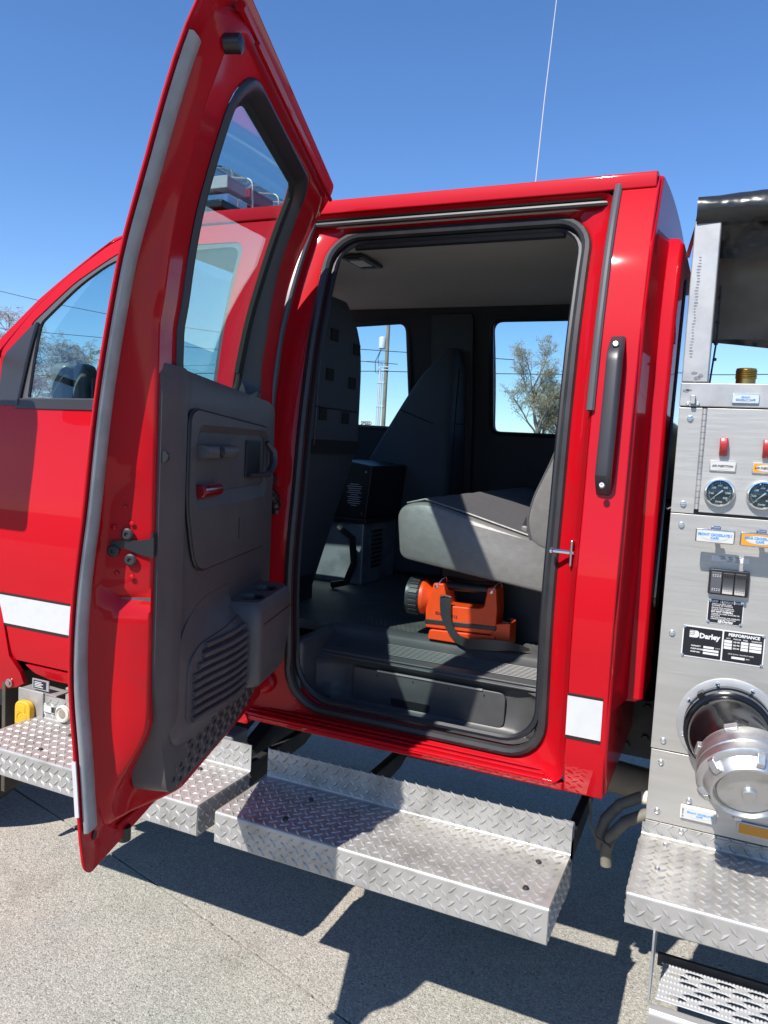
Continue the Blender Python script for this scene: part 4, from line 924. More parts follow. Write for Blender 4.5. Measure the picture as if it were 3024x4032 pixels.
# ---- pump panel --------------------------------------------------------------------------------------------
PY = 2.215
pp = part_empty("pump_panel", T, "brushed stainless pump panel behind the cab")
def plate(name, x0, x1, z0, z1, m, par, y=PY, t=.004, bev=.0012, rad=0.0, label=None):
    bm = NB(); prism(bm, rpoly([(x0, z0), (x1, z0), (x1, z1), (x0, z1)], rad, 3), lambda x, z, d: Vector((x, y - d, z)), -.003, t); return obj(name, bm, m, par, bevel=bev, label=label)
XR = 1.25
plate("left_margin_panel", -.137, -.0795, 1.6130, 1.8935, 'steel', pp)
plate("gauge_door", -.068, XR, 1.6185, 1.8935, 'steel', pp, t=.006)
plate("center_panel", -.137, XR, .9565, 1.6105, 'steel', pp)
plate("lower_panel", -.135, XR, .7515, .9535, 'steel', pp)
bm = NB(); treads(bm, (-.135, PY - .004, .712), (1, 0, 0), (0, 0, 1), 1.38, .036, margin=.010); flatobj("kick_tread_pattern", bm, 'tread', pp)['kind'] = 'stuff'
plate("kick_plate", -.135, XR, .700, .7488, 'tread', pp)
obj("panel_backing", box(-.130, XR, PY + .004, PY + .05, .72, 1.895), 'blackline', pp)
for k in range(17):
    z = 1.626 + k * .0157
    bm = NB(); lathe(bm, [(.0062, 0), (.0062, .0147)], frame_z((-.0738, PY - .003, z), (0, 0, 1)), 10); obj("hinge_knuckle", bm, 'alu', pp)
for x, z in ((-.108, 1.865), (-.107, 1.637), (-.107, 1.580), (-.107, 1.284), (-.106, .982), (-.107, .920), (-.106, .781), (-.039, .738), (-.027, .828)):
    bm = NB(); lathe(bm, [(.0085, 0), (.0082, .0025), (.006, .0058), (.002, .007)], frame_z((x, PY - .004, z), (0, -1, 0)), 16); obj("panel_rivet", bm, 'chrome', pp)
# module body behind the panel
obj("pump_module_body", box(-.134, XR, PY + .06, 3.95, .78, 1.88), 'black', T, bevel=.01)
# upper frame: post and beam
def smudge(x, z, w, h):
    bm = NB(); prism(bm, [(x + w * math.cos(R(a)) * random.uniform(.7, 1.1), z + h * math.sin(R(a)) * random.uniform(.7, 1.1)) for a in range(0, 360, 30)], lambda u, v, d: Vector((u, PY - .0024 - d, v)), 0, .0004); obj("scuff_mark", bm, 'scuff', T)
for k in range(34): smudge(-.1175 + .0012 * math.sin(k) - k * .0001, 2.285 - k * .0078, .0055 * random.uniform(.5, 1.1), .0014 * random.uniform(.6, 1.5))
for x, z, w, h in ((-.108, 1.985, .009, .004), (-.100, 1.972, .010, .006), (-.092, 1.978, .007, .005), (-.105, 1.962, .006, .002)): smudge(x, z, w, h)
for x, z, w, h in ((-.125, 1.938, .010, .004), (-.117, 1.940, .008, .003)):
    bm = NB(); prism(bm, [(x + w * math.cos(R(a)) * random.uniform(.7, 1.1), z + h * math.sin(R(a)) * random.uniform(.7, 1.1)) for a in range(0, 360, 30)], lambda u, v, d: Vector((u, PY - .0034 - d, v)), 0, .0004); obj("scuff_mark", bm, 'scuff', T)
bm = NB(); prism(bm, [(-.138, 1.9605), (-.0725, 1.9605), (-.073, 2.381), (-.138, 2.379)], lambda x, z, y: Vector((x, y, z)), PY - .002, PY + .06); obj("hose_bed_post", bm, 'alu', T, bevel=.004)
be2 = part_empty("hose_bed_beam", T)
obj("beam_channel", box(-.1385, XR, PY - .003, PY + .06, 1.897, 1.9595), 'alu', be2, bevel=.003)
def tagplate(name, cx, cz, w, h, frame_m, face_m, txt, txtm, par, y=PY - .004, size=.008, oval=True):
    g = part_empty(name, par) if par is T else par
    plate("label_holder", cx - w / 2, cx + w / 2, cz - h / 2, cz + h / 2, frame_m, g, y=y, t=.005, rad=.003)
    plate("label_face", cx - w / 2 + .003, cx + w / 2 - .003, cz - h / 2 + .003, cz + h / 2 - .003, face_m, g, y=y - .0052, t=.001, bev=0, rad=.002)
    if oval:
        bm = NB(); prism(bm, [(cx + w * .36 * math.cos(R(a)), cz + h * .30 * math.sin(R(a))) for a in range(0, 360, 12)], lambda x, z, d: Vector((x, y - .0062 - d, z)), 0, .0006); obj("label_oval", bm, 'labelwhite', g)
    text("lettering", txt, size, mY(cx, y - .0072, cz), txtm, g, bold=.0002)
    return g
l1 = part_empty("beam_label", T); tagplate("x", .021, 1.920, .064, .024, 'chrome', 'labelwhite', "FRONT\nCROSSLAY CAFS", 'blue', l1, y=PY - .004, size=.0062)
la = part_empty("panel_latch", T)
plate("latch_plate", -.122, -.088, 1.897, 1.9105, 'alu', la, y=PY - .004, t=.003, rad=.005)
obj("latch_tongue", box(-.111, -.099, PY - .022, PY - .006, 1.902, 1.926), 'alu', la, bevel=.002)
for x in (-.117, -.093):
    bm = NB(); lathe(bm, [(.0045, 0), (.003, .003)], frame_z((x, PY - .007, 1.9035), (0, -1, 0)), 12); obj("latch_rivet", bm, 'chrome', la)
def gauge(cx, cz, label):
    g = part_empty("pressure_gauge", T, label); F_ = lambda d: frame_z((cx, PY - .006 - d, cz), (0, -1, 0))
    bm = NB(); lathe(bm, [(.0385, 0), (.0385, .010), (.036, .016), (.0325, .0165), (.0305, .012), (.0305, .003)], F_(0), 40); obj("bezel", bm, 'chrome', g)
    bm = NB(); lathe(bm, [(.0306, 0), (.0306, .004), (.0005, .0045)], F_(0), 36); obj("dial_face", bm, 'plateblack', g)
    bm = NB()
    for k in range(31):
        a = R(225 - 270 * k / 30); l_ = .006 if k % 5 == 0 else .0032
        for r0, r1 in ((.0285 - l_, .0285),):
            ca, sa = math.cos(a), math.sin(a); w = .0004 if k % 5 else .0007
            q = [(cx + r0 * ca - w * sa, cz + r0 * sa + w * ca), (cx + r0 * ca + w * sa, cz + r0 * sa - w * ca), (cx + r1 * ca + w * sa, cz + r1 * sa - w * ca), (cx + r1 * ca - w * sa, cz + r1 * sa + w * ca)]
            prism(bm, q, lambda x, z, d: Vector((x, PY - .0112 - d, z)), 0, .0003)
    obj("scale_marks", bm, 'labelwhite', g)
    for s_, a in (("0", 228), ("100", 188), ("200", 140), ("300", 90), ("400", 45), ("500", 0), ("600", -42)):
        text("numeral", s_, .0075, mY(cx + .0195 * math.cos(R(a)), PY - .0114, cz + .0195 * math.sin(R(a))), 'labelwhite', g, bold=.0002)
    text("maker_name", "Darley", .0062, mY(cx, PY - .0114, cz - .0235), 'labelwhite', g, bold=.0002)
    bm = NB(); a = R(222); ca, sa = math.cos(a), math.sin(a)
    q = [(cx + .024 * ca, cz + .024 * sa), (cx - .0017 * sa, cz + .0017 * ca), (cx - .010 * ca - .0022 * sa, cz - .010 * sa + .0022 * ca), (cx - .010 * ca + .0022 * sa, cz - .010 * sa - .0022 * ca), (cx + .0017 * sa, cz - .0017 * ca)]
    prism(bm, q, lambda x, z, d: Vector((x, PY - .0125 - d, z)), 0, .0006); obj("needle", bm, 'labelwhite', g)
    bm = NB(); tube(bm, [(cx + .030 * math.cos(R(t)), PY - .0205, cz + .030 * math.sin(R(t))) for t in range(0, 360, 15)], .0001, 4, closed=True); bm.free()
    bm = NB(); lathe(bm, [(.0303, 0), (.028, .0012), (.0005, .0022)], F_(.0145), 32); obj("gauge_glass", bm, 'glassc', g)
gauge(-.0205, 1.6735, "left pressure gauge under the white air injection label")
gauge(.081, 1.6735, "pressure gauge cut by the picture edge under the orange label")
def paddle(cx, lab, m):
    p = part_empty("air_switch", T, lab)
    bm = NB(); rings = []
    for k in range(9):
        t = k / 8; z = 1.770 + .047 * t; o = .012 + .018 * math.sin(math.pi * (1 - t * .75))
        rings.append([Vector((x, y, z)) for x, y in rpoly([(cx - .0095, PY - .005), (cx - .0095, PY - .006 - o), (cx + .0095, PY - .006 - o), (cx + .0095, PY - .005)], .003, 2)])
    rv = loft(bm, rings); bm.faces.new(rv[0]); bm.faces.new(rv[-1][::-1]); obj("switch_paddle", bm, 'redpl', p, bevel=.002)
    tagplate("x", cx + .002, 1.7435, .064, .028, 'chrome', m, "AIR INJECTION", 'ink', p, y=PY - .006, size=.0075)
paddle(-.0205, "red air injection switch with white label", 'labelwhite')
paddle(.081, "red air injection switch with orange label", 'labelorange')
def tee(cx, m, txt, lab):
    p = part_empty("valve_pull_handle", T, lab)
    y = PY - .060
    bm = NB(); prism(bm, rpoly([(cx - .048, 1.6005 - .036), (cx + .046, 1.6005 - .036), (cx + .046, 1.6005 - .0005), (cx - .048, 1.6005 - .0005)], .004, 3), lambda x, z, d: Vector((x, y - d, z - .019)), 0, .016); obj("handle_bar", bm, 'chrome', p, bevel=.002)
    plate("handle_face", cx - .0445, cx + .0425, 1.5485, 1.5775, m, p, y=y - .016, t=.0012, bev=0, rad=.002)
    bm = NB(); prism(bm, [(cx - .002 + .032 * math.cos(R(a)), 1.563 + .0105 * math.sin(R(a))) for a in range(0, 360, 12)], lambda x, z, d: Vector((x, y - .0172 - d, z)), 0, .0006); obj("label_oval", bm, 'labelwhite', p)
    text("lettering", txt, .0085, mY(cx - .002, y - .0182, 1.563), 'blue', p, bold=.0003)
    bm = NB(); lathe(bm, [(.0065, -.004), (.0065, .062)], frame_z((cx, PY - .002, 1.566), (0, -1, 0)), 14); obj("pull_rod", bm, 'chrome', p)
    obj("handle_lug", box(cx - .012, cx + .012, y - .012, y + .006, 1.578, 1.590), 'chrome', p, bevel=.004)
tee(-.020, 'labelwhite', "FRONT CROSSLAYS /\nCAFS", "white front crosslays pull handle on the pump panel")
tee(.085, 'labelorange', "REAR CROSSLAYS /\nCAFS", "orange rear crosslays pull handle on the pump panel")
sw = part_empty("rocker_switch_bank", T, "bank of three dark rocker switches")
plate("switch_legend", -.026, .065, 1.4925, 1.5075, 'platesilver', sw, t=.0012, y=PY - .004, bev=0)
text("lettering", "PANEL     LEFT     RIGHT\nLIGHT     SITE      SITE\n            LIGHT    LIGHT", .0050, mY(.02, PY - .0056, 1.500), 'ink', sw)
plate("switch_frame", -.028, .0695, 1.4055, 1.4725, 'black', sw, y=PY - .004, t=.014, rad=.005, bev=.002)
for k, x in enumerate((-.0225, .0065, .0355)):
    bm = NB(); rings = []
    for j in range(7):
        t = j / 6; z = 1.411 + .055 * t; o = .006 + .010 * (t - .5) ** 2 * 4 if k != 0 else .004 + .012 * (1 - t)
        rings.append([Vector((x, PY - .018, z)), Vector((x, PY - .018 - o, z)), Vector((x + .0265, PY - .018 - o, z)), Vector((x + .0265, PY - .018, z))])
    rv = loft(bm, rings); bm.faces.new(rv[0]); bm.faces.new(rv[-1][::-1]); obj("rocker", bm, 'grey', sw, bevel=.0015)
    bm = NB()
    for zz_ in (1.4185, 1.4225, 1.4545, 1.4585):
        for q in range(4):
            t = (zz_ - 1.411) / .055; o = .006 + .010 * (t - .5) ** 2 * 4 if k != 0 else .004 + .012 * (1 - t)
            bx(bm, x + .004 + q * .0055, x + .007 + q * .0055, PY - .0186 - o, PY - .0176 - o, zz_ - .0006, zz_ + .0006)
    obj("rocker_dots", bm, 'platesilver' if k == 0 else 'black', sw)
# nameplates
def nameplate(name, x0, x1, z0, z1, lab):
    g = part_empty(name, T, lab)
    plate("plate_backing", x0, x1, z0, z1, 'platesilver', g, y=PY - .004, t=.0015, rad=.004, bev=0)
    for x, z in ((x0 + .004, z0 + .004), (x1 - .004, z0 + .004), (x0 + .004, z1 - .004), (x1 - .004, z1 - .004)):
        bm = NB(); lathe(bm, [(.0042, 0), (.0038, .002), (.001, .0032)], frame_z((x, PY - .0062, z), (0, -1, 0)), 12); obj("plate_screw", bm, 'chrome', g)
    return g
YT = PY - .0066
n1 = nameplate("lubrication_plate", -.0245, .0625, 1.3265, 1.3925, "small black pump lubrication plate")
plate("plate_face", -.0225, .0605, 1.3285, 1.3905, 'plateblack', n1, y=PY - .0057, t=.0008, bev=0, rad=.003)
text("lettering", "PUMP  LUBRICATION", .0082, mY(.019, YT, 1.3850), 'platesilver', n1, bold=.0004)
for k, (s_, z) in enumerate((("CHECK OIL LEVEL EVERY", 1.379), ("25 HOURS OR 3 MONTHS", 1.3745), ("SERVICE WITH SAE 80W-90", 1.3685), ("GL-4/5 EP GEAR LUBRICANT", 1.364), ("CHANGE OIL EVERY 50 HOURS OR", 1.3525), ("6 MONTHS", 1.348), ("SEE PUMP MANUAL FOR COMPLETE", 1.343), ("LUBRICATION INSTRUCTIONS", 1.3385))):
    text("lettering", s_, .0044, mY(-.0145, YT, z), 'platesilver', n1, align='LEFT', bold=.0001)
text("lettering", "DO NOT OVERFILL", .0062, mY(-.0145, YT, 1.3583), 'platesilver', n1, align='LEFT', bold=.0003)
text("maker_name", "Darley", .0095, mY(.027, YT, 1.3328), 'platesilver', n1, bold=.0004)
def dlogo(par, x, z, s):
    bm = NB(); prism(bm, rpoly([(x, z - s / 2), (x + s * 1.25, z - s / 2), (x + s * 1.25, z + s / 2), (x, z + s / 2)], [.1 * s, .45 * s, .45 * s, .1 * s], 5), lambda u, v, d: Vector((u, YT + .0004 - d, v)), 0, .0006); obj("maker_emblem", bm, 'platesilver', par)
    for k in range(3):
        bm = NB(); tube(bm, [(x + s * (-.02 + .15 * i), YT - .0003, z + s * (.32 - .26 * k + .10 * math.sin(i * 1.6) + .04 * i)) for i in range(6)], s * .035, 5); obj("emblem_wave", bm, 'plateblack', par)
dlogo(n1, .0035, 1.3332, .0075)
n2 = nameplate("performance_plate", -.0805, .1200, 1.2265, 1.3115, "wide black performance plate with two fields")
plate("plate_face", -.0775, .0175, 1.2300, 1.3085, 'plateblack', n2, y=PY - .0057, t=.0008, bev=0, rad=.002)
plate("plate_face", .0215, .1170, 1.2300, 1.3085, 'plateblack', n2, y=PY - .0057, t=.0008, bev=0, rad=.002)
dlogo(n2, -.063, 1.2905, .019)
text("maker_name", "Darley", .0185, mY(-.0130, YT, 1.2875), 'platesilver', n2, bold=.0008)
for s_, z in (("CAPACITY", 1.2585), ("PUMP MODEL", 1.2505), ("PUMP NO.", 1.2425)): text("lettering", s_, .0052, mY(-.057, YT, z), 'platesilver', n2, align='LEFT', bold=.0002)
for z, x1 in ((1.2585, .000), (1.2505, .012), (1.2425, .012)): plate("plate_field", -.026, x1, z - .0028, z + .0028, 'platesilver', n2, y=PY - .0064, t=.0004, bev=0)
text("lettering", "G.P.M.", .0045, mY(.0095, YT, 1.2585), 'platesilver', n2)
text("lettering", "PERFORMANCE", .0108, mY(.070, YT, 1.3005), 'platesilver', n2, bold=.0005)
for s_, x in (("G.P.M.", .033), ("PRESSURE", .054), ("SPEED", .074), ("ENGINE RPM", .1005)): text("lettering", s_, .0042, mY(x, YT, 1.2905), 'platesilver', n2, bold=.0001)
for k in range(3):
    z = 1.2825 - k * .0085
    for x0, x1 in ((.0235, .0425), (.064, .0815), (.0845, .1130)): plate("plate_field", x0, x1, z - .0035, z + .0035, 'platesilver', n2, y=PY - .0064, t=.0004, bev=0)
    text("lettering", ("150 PSI", "200 PSI", "250 PSI")[k], .0052, mY(.053, YT, z), 'platesilver', n2, bold=.0002)
text("lettering", "GEAR RATIO / MAXIMUM SPEED", .0044, mY(.066, YT, 1.2500), 'platesilver', n2)
plate("plate_field", .044, .076, 1.2380, 1.2440, 'platesilver', n2, y=PY - .0064, t=.0004, bev=0); text("lettering", "RPM", .0045, mY(.083, YT, 1.241), 'platesilver', n2)
dp = part_empty("drain_label", T, "white drain label below the intake cap")
plate("label_backing", -.047, .043, .7795, .8185, 'platesilver', dp, y=PY - .010, t=.003, rad=.004)
plate("label_face", -.0445, .0405, .7815, .8125, 'labelwhite', dp, y=PY - .0132, t=.0008, bev=0, rad=.002)
text("lettering", "D\nR\nA\nI\nN", .0058, mY(-.040, PY - .0145, .797), 'ink', dp, bold=.0001, space=.85)
bm = NB(); prism(bm, [(.002 + .033 * math.cos(R(a)), .797 + .0098 * math.sin(R(a))) for a in range(0, 360, 12)], lambda x, z, d: Vector((x, PY - .0140 - d, z)), 0, .0005); obj("label_oval", bm, 'labelwhite', dp)
text("lettering", "FRONT CROSSLAYS\nCAFS", .0072, mY(.002, PY - .0148, .797), 'blue', dp, bold=.0002)
dp2 = part_empty("drain_label", T, "orange drain label behind the intake cap")
plate("label_backing", .096, .19, .7735, .8055, 'platesilver', dp2, y=PY - .010, t=.003, rad=.004)
plate("label_face", .099, .187, .7755, .8025, 'labelorange', dp2, y=PY - .0132, t=.0008, bev=0, rad=.002)
# suction intake: flange, black elbow, cap
ik = part_empty("suction_intake", T, "black suction elbow with cast aluminium cap")
IC = Vector((.053, PY, 1.053))
bm = NB(); lathe(bm, [(.131, .002), (.131, .006), (.128, .0075), (.104, .0075)], frame_z(IC, (0, -1, 0)), 56); obj("flange_ring", bm, 'alu', ik)
for a in (20, 65, 108, 152, 200, 250, 300, 340):
    bm = NB(); lathe(bm, [(.0055, 0), (.005, .003), (.0015, .0042)], frame_z(IC + Vector((.118 * math.cos(R(a)), -.0074, .118 * math.sin(R(a)))), (0, -1, 0)), 12); obj("flange_screw", bm, 'chrome', ik)
bm = NB(); lathe(bm, [(.106, .004), (.111, .010), (.111, .028), (.103, .031), (.103, .042), (.110, .045), (.110, .066), (.104, .070), (.100, .071), (.100, .080), (.094, .086), (.086, .090)], frame_z(IC, (0, -1, 0)), 56); obj("swivel_ring", bm, 'blackgloss', ik)
for a in (130, 250, 10):
    p = IC + Vector((.105 * math.cos(R(a)), -.045, .105 * math.sin(R(a)))); m_ = Matrix.Translation(p) @ Matrix.Rotation(-R(a), 4, 'Y')
    bm = NB(); bx(bm, -.002, .016, -.018, .018, -.009, .009, f=lambda x, y, z: m_ @ Vector((x, y, z))); obj("ring_lug", bm, 'blackgloss', ik, bevel=.003)
AX = Vector((.13, -math.cos(R(27)), -math.sin(R(27)))).normalized()
FC = Vector((.1015, 1.895, 1.001)); CS = 1.12; E0 = FC - AX * .086 * CS
P0 = IC + Vector((0, -.070, 0)); P1 = P0 + Vector((0, -.07, .004)); P2 = E0 - AX * .06
path = [P0 * (1 - t) ** 3 + P1 * 3 * t * (1 - t) ** 2 + P2 * 3 * t * t * (1 - t) + E0 * t ** 3 for t in [k / 14 for k in range(15)]]
rad = [.090, .097, .0985, .096, .091, .086, .083, .081, .080, .080, .081, .082, .084, .085, .086]
bm = NB(); tube(bm, path, rad, 44); obj("elbow_pipe", bm, 'blackgloss', ik, sharp=60)
fz = frame_z(E0, AX) @ Matrix.Scale(CS, 4)
bm = NB(); lathe(bm, [(.076, -.02), (.090, -.018), (.094, -.010), (.094, .006), (.097, .008), (.097, .024), (.094, .028), (.088, .029)], fz, 56); obj("cap_collar", bm, 'cast', ik)
bm = NB(); lathe(bm, [(.090, .028), (.0985, .030), (.0995, .036), (.0995, .050), (.096, .054), (.086, .058), (.078, .076), (.0735, .082), (.069, .083), (.066, .079), (.0655, .071), (.002, .0705)], fz, 56); obj("intake_cap", bm, 'cast', ik)
bm = NB(); lathe(bm, [(.0635, .0706), (.0605, .0745), (.057, .0752), (.017, .0752), (.015, .0757), (.0145, .0835), (.012, .0862), (.0005, .0865)], fz, 48); obj("cap_face", bm, 'cast', ik)
for k in range(6):
    a = k * 60 + 20; m_ = fz @ Matrix.Rotation(R(a), 4, 'Z')
    bm = NB(); prism(bm, [(.078, .054), (.099, .054), (.100, .062), (.088, .079), (.078, .080)], lambda r, h, d: m_ @ Vector((r, d, h)), -.008, .008); obj("cap_lug", bm, 'cast', ik, bevel=.002)
    a += 30; m2 = fz @ Matrix.Rotation(R(a), 4, 'Z')
    bm = NB(); prism(bm, [(.084, -.024), (.098, -.022), (.098, -.006), (.084, -.006)], lambda r, h, d: m2 @ Vector((r, d, h)), -.014, .014); obj("collar_lug", bm, 'cast', ik, bevel=.003)
# pump panel step and fold-down ladder step
s3 = stepplate(-.142, 1.25, 1.883, PY - .006, .628, .708, .742, "aluminium running board step below the pump panel", hr=False)
for x, y in ((-.075, 2.17), (-.085, 2.03)): stepscrew(x, y, .7085, s3, 'screw', .007)
ld = part_empty("folding_step", T, "folding step with serrated grip below the running board")
bm = NB(); prism(bm, [(1.875, .632), (1.875, .452), (1.905, .452), (2.10, .60), (2.10, .632)], lambda y, z, d: Vector((d, y, z)), -.0755, -.0705); obj("side_plate", bm, 'alu', ld, bevel=.001)
bm = NB(); prism(bm, rpoly([(1.868, .30), (1.846, .445), (1.852, .456), (1.872, .458), (1.876, .452), (1.858, .440), (1.874, .30)], .002, 2), lambda y, z, x: Vector((x, y, z)), -.069, 1.2); obj("tread_front", bm, 'tread', ld)
bm = NB(); treads(bm, (-.069, 1.8455, .31), (1, 0, 0), (0, 0, 1), 1.2, .13)
for v_ in bm.verts: v_.co.y += (.443 - v_.co.z) * .152
flatobj("tread_pattern", bm, 'tread', ld)['kind'] = 'stuff'
GY0, GY1 = 1.876, 2.024
holes = []
for r_ in range(6):
    yc = GY0 + .0245 + r_ * .0215; x = -.012 + (r_ % 2) * .036 - (r_ // 2 % 2) * .012
    while x < 1.1: holes.append([(x - .027, yc), (x - .011, yc - .0075), (x + .011, yc - .0075), (x + .027, yc), (x + .011, yc + .0075), (x - .011, yc + .0075)]); x += .072
bm = NB(); sheet(bm, [(-.058, GY0), (1.2, GY0), (1.2, GY1), (-.050, GY1)], [h for h in holes if h[0][0] > -.046], lambda u, v, d: Vector((u, v, .470 - d)), .003, step=.05)
obj("grip_tread", bm, 'grip', ld, bevel=.0008, seg=1)
bm = NB()
for r_ in range(7):
    yc = GY0 + .0137 + r_ * .0215
    for q in range(150):
        x = -.052 + q * .0083
        for dyy in (0,):
            if any(abs(x - (h[0][0] + .027)) < .026 and abs(yc + dyy - h[0][1]) < .0085 for h in holes): continue
            bmesh.ops.create_cube(bm, size=1, matrix=Matrix.Translation((x, yc + dyy, .4712)) @ Matrix.Diagonal((.0046, .0034, .0034, 1)))
obj("grip_teeth", bm, 'grip', ld)['kind'] = 'stuff'
obj("step_hinge_bar", box(-.066, 1.2, 2.034, 2.044, .452, .484), 'frame', ld)
# black tarp cover over the hose bed
tc_ = part_empty("hose_bed_cover", T, "black vinyl tarp cover over the hose bed")
bm = NB(); prf = arc(PY + .015, 2.408, .038, 265, 90, 8) + [(2.4, 2.455), (3.0, 2.53), (3.9, 2.52)]
loft(bm, [[Vector((x, y, z + .004 * math.sin(x * 23 + k))) for k, (y, z) in enumerate(prf)] for x in [-.134 + .05 * i for i in range(28)]], closed=False); obj("cover_roll", bm, 'tarp', tc_, sharp=70)
bm = NB()
loft(bm, [[Vector((x, 2.30 + .25 * t + .02 * math.sin(t * 9 + x * 7) + .010 * math.sin(x * 31), 2.44 - .318 * t ** .9)) for t in [k / 14 for k in range(15)]] for x in [-.115 + .05 * i for i in range(28)]], closed=False)
obj("inner_flap", bm, 'tarpgrey', tc_, sharp=70)
bm = NB()
loft(bm, [[Vector((x, 2.56 + .02 * t, 2.126 - t * (.012 + .12 * max(0, x + .06)))) for t in [k / 4 for k in range(5)]] for x in [-.115 + .05 * i for i in range(28)]], closed=False); obj("cover_hem", bm, 'tarp', tc_, sharp=70)
bm = NB()
loft(bm, [[Vector((x, PY + .052 + .05 * t + .006 * math.sin(x * 26 + t * 5), 2.440 - (.125 + .02 * math.sin(x * 6 + 1)) * t)) for t in [k / 8 for k in range(9)]] for x in [-.12 + .03 * i for i in range(46)]], closed=False); obj("cover_drape", bm, 'tarp', tc_, sharp=70)
bm = NB(); v = [bm.verts.new(p) for p in ((-.131, PY + .01, 2.444), (-.131, PY + .03, 2.38), (-.150, PY + .10, 2.31), (-.165, PY + .13, 2.315), (-.142, PY + .06, 2.38))]; bm.faces.new(v); obj("corner_flap", bm, 'tarp', tc_)
bm = NB(); tube(bm, [(-.068, PY + .20, 2.26), (-.066, PY + .20, 2.10), (-.075, PY + .16, 1.95)], .0028, 6); obj("bungee_cord", bm, 'black', tc_)
for z in (2.22, 2.15, 2.09, 2.045):
    bm = NB(); lathe(bm, [(.005, -.004), (.006, 0), (.005, .004)], frame_z((-.067, PY + .199, z), (0, 0, 1)), 8); obj("cord_bead", bm, 'black', tc_)
bf = part_empty("brass_nipple", T)
bm = NB(); pr2 = [(.0255, -.03), (.0255, .010)]
for k in range(5): pr2 += [(.0275, .012 + k * .0048), (.0275, .0140 + k * .0048), (.0258, .0152 + k * .0048)]
lathe(bm, pr2 + [(.026, .038), (.020, .039), (.019, .01), (.001, .01)], frame_z((.0185, 2.36, 1.975), (0, 0, 1)), 28); obj("threaded_body", bm, 'brass', bf)
obj("hose_bed_floor", box(-.13, XR, PY + .08, 3.9, 1.86, 1.885), 'alu', T)
bm = NB(); tube(bm, [(-.12, 2.56, 1.55), (-.16, 2.5, 1.61), (-.175, 2.5, 1.60), (-.19, 2.5, 1.55), (-.19, 2.5, 1.40), (-.185, 2.52, 1.0)], .030, 10); obj("intake_hose", bm, 'blackgloss', T)

# =================================================================== HAND LANTERN ON THE CAB FLOOR
LT = thing("hand_lantern", "orange hand lantern with black strap on the cab floor", "lantern", (-.79, 2.52, 1.098))
LY0, LY1 = 2.475, 2.565
def lp(x, z, y): return Vector((x, y, z + .0015))
bm = NB(); prism(bm, rpoly([(-.897, 1.098), (-.66, 1.098), (-.66, 1.142), (-.892, 1.132)], .008), lp, LY0 - .004, LY1 + .004); obj("charger_base", bm, 'orange', LT, bevel=.004)
bm = NB(); prism(bm, rpoly([(-.678, 1.112), (-.612, 1.112), (-.614, 1.190), (-.640, 1.186), (-.675, 1.178)], .006), lp, LY0 + .004, LY1 - .004); obj("charger_post", bm, 'orange', LT, bevel=.004)
obj("charger_contact", box(-.642, -.618, LY0 + .012, LY1 - .012, 1.1875, 1.1945), 'black', LT, bevel=.002)
hz = rpoly([(-.905, 1.134), (-.672, 1.142), (-.668, 1.212), (-.690, 1.235), (-.696, 1.300), (-.666, 1.301), (-.652, 1.222), (-.655, 1.160)], .004)
body = rpoly([(-.908, 1.136), (-.676, 1.144), (-.662, 1.160), (-.660, 1.225), (-.668, 1.302), (-.697, 1.300), (-.706, 1.234), (-.722, 1.226), (-.832, 1.222), (-.842, 1.262), (-.851, 1.294), (-.888, 1.292), (-.897, 1.250), (-.912, 1.200)], .006, 3)
bm = NB(); prism(bm, body, lp, LY0, LY1); ho = obj("housing", bm, 'orange', LT, bevel=.007, seg=3)
obj("band", prism(NB(), rpoly([(-.9105, 1.150), (-.6595, 1.160), (-.6595, 1.175), (-.9105, 1.166)], .003), lp, LY0 - .003, LY1 + .003), 'rubber', LT, bevel=.002)
bm = NB(); tube(bm, [(-.862, 2.52, 1.283), (-.80, 2.52, 1.284), (-.69, 2.52, 1.288)], .0155, 16); obj("handle_bar", bm, 'black', LT)
HX = Vector((-.985, -.06, .0)).normalized(); HC = Vector((-.898, 2.520, 1.234))
fz2 = frame_z(HC, HX, (0, 0, 1))
bm = NB(); lathe(bm, [(.030, -.01), (.034, .004), (.058, .026), (.060, .032), (.060, .040), (.052, .043)], fz2, 40); obj("head_flange", bm, 'orange', LT)
bm = NB(); lathe(bm, [(.050, .040), (.058, .043), (.060, .050), (.062, .074), (.064, .080), (.064, .088), (.058, .090), (.055, .082), (.002, .070)], fz2, 40); obj("lens_bezel", bm, 'rubber', LT)
for k in range(22):
    m_ = fz2 @ Matrix.Rotation(R(k * 360 / 22), 4, 'Z')
    bm = NB(); bx(bm, .058, .0645, -.0062, .0062, .046, .078, f=lambda x, y, z: m_ @ Vector((x, y, z))); obj("bezel_rib", bm, 'rubber', LT, bevel=.0015, seg=1)
for x, z in ((-.876, 1.283), (-.684, 1.289)):
    bm = NB(); lathe(bm, [(.0065, 0), (.006, .002), (.002, .0035)], frame_z((x, LY0, z), (0, -1, 0)), 14); obj("housing_screw", bm, 'screw', LT)
    bm = NB(); tube(bm, [(x + .003, LY0 - .003, z + .004), (x + .015, LY0 + .01, z + .026), (x + .026, LY0 + .02, z + .034), (x + .026, LY0 + .03, z + .015)], .0015, 6); obj("strap_ring", bm, 'screw', LT)
bm = NB(); ctr = [(-.838, LY0 - .010, 1.250, .020), (-.836, LY0 - .013, 1.225, .0195), (-.833, LY0 - .014, 1.195, .018), (-.824, LY0 - .012, 1.165, .015), (-.808, LY0 - .012, 1.138, .013), (-.783, LY0 - .016, 1.118, .014), (-.745, LY0 - .026, 1.110, .017), (-.70, LY0 - .034, 1.117, .018), (-.65, LY0 - .036, 1.122, .018), (-.605, LY0 - .024, 1.124, .015), (-.57, LY0 + .0, 1.116, .010), (-.548, LY0 + .012, 1.112, .004)]
A_ = []
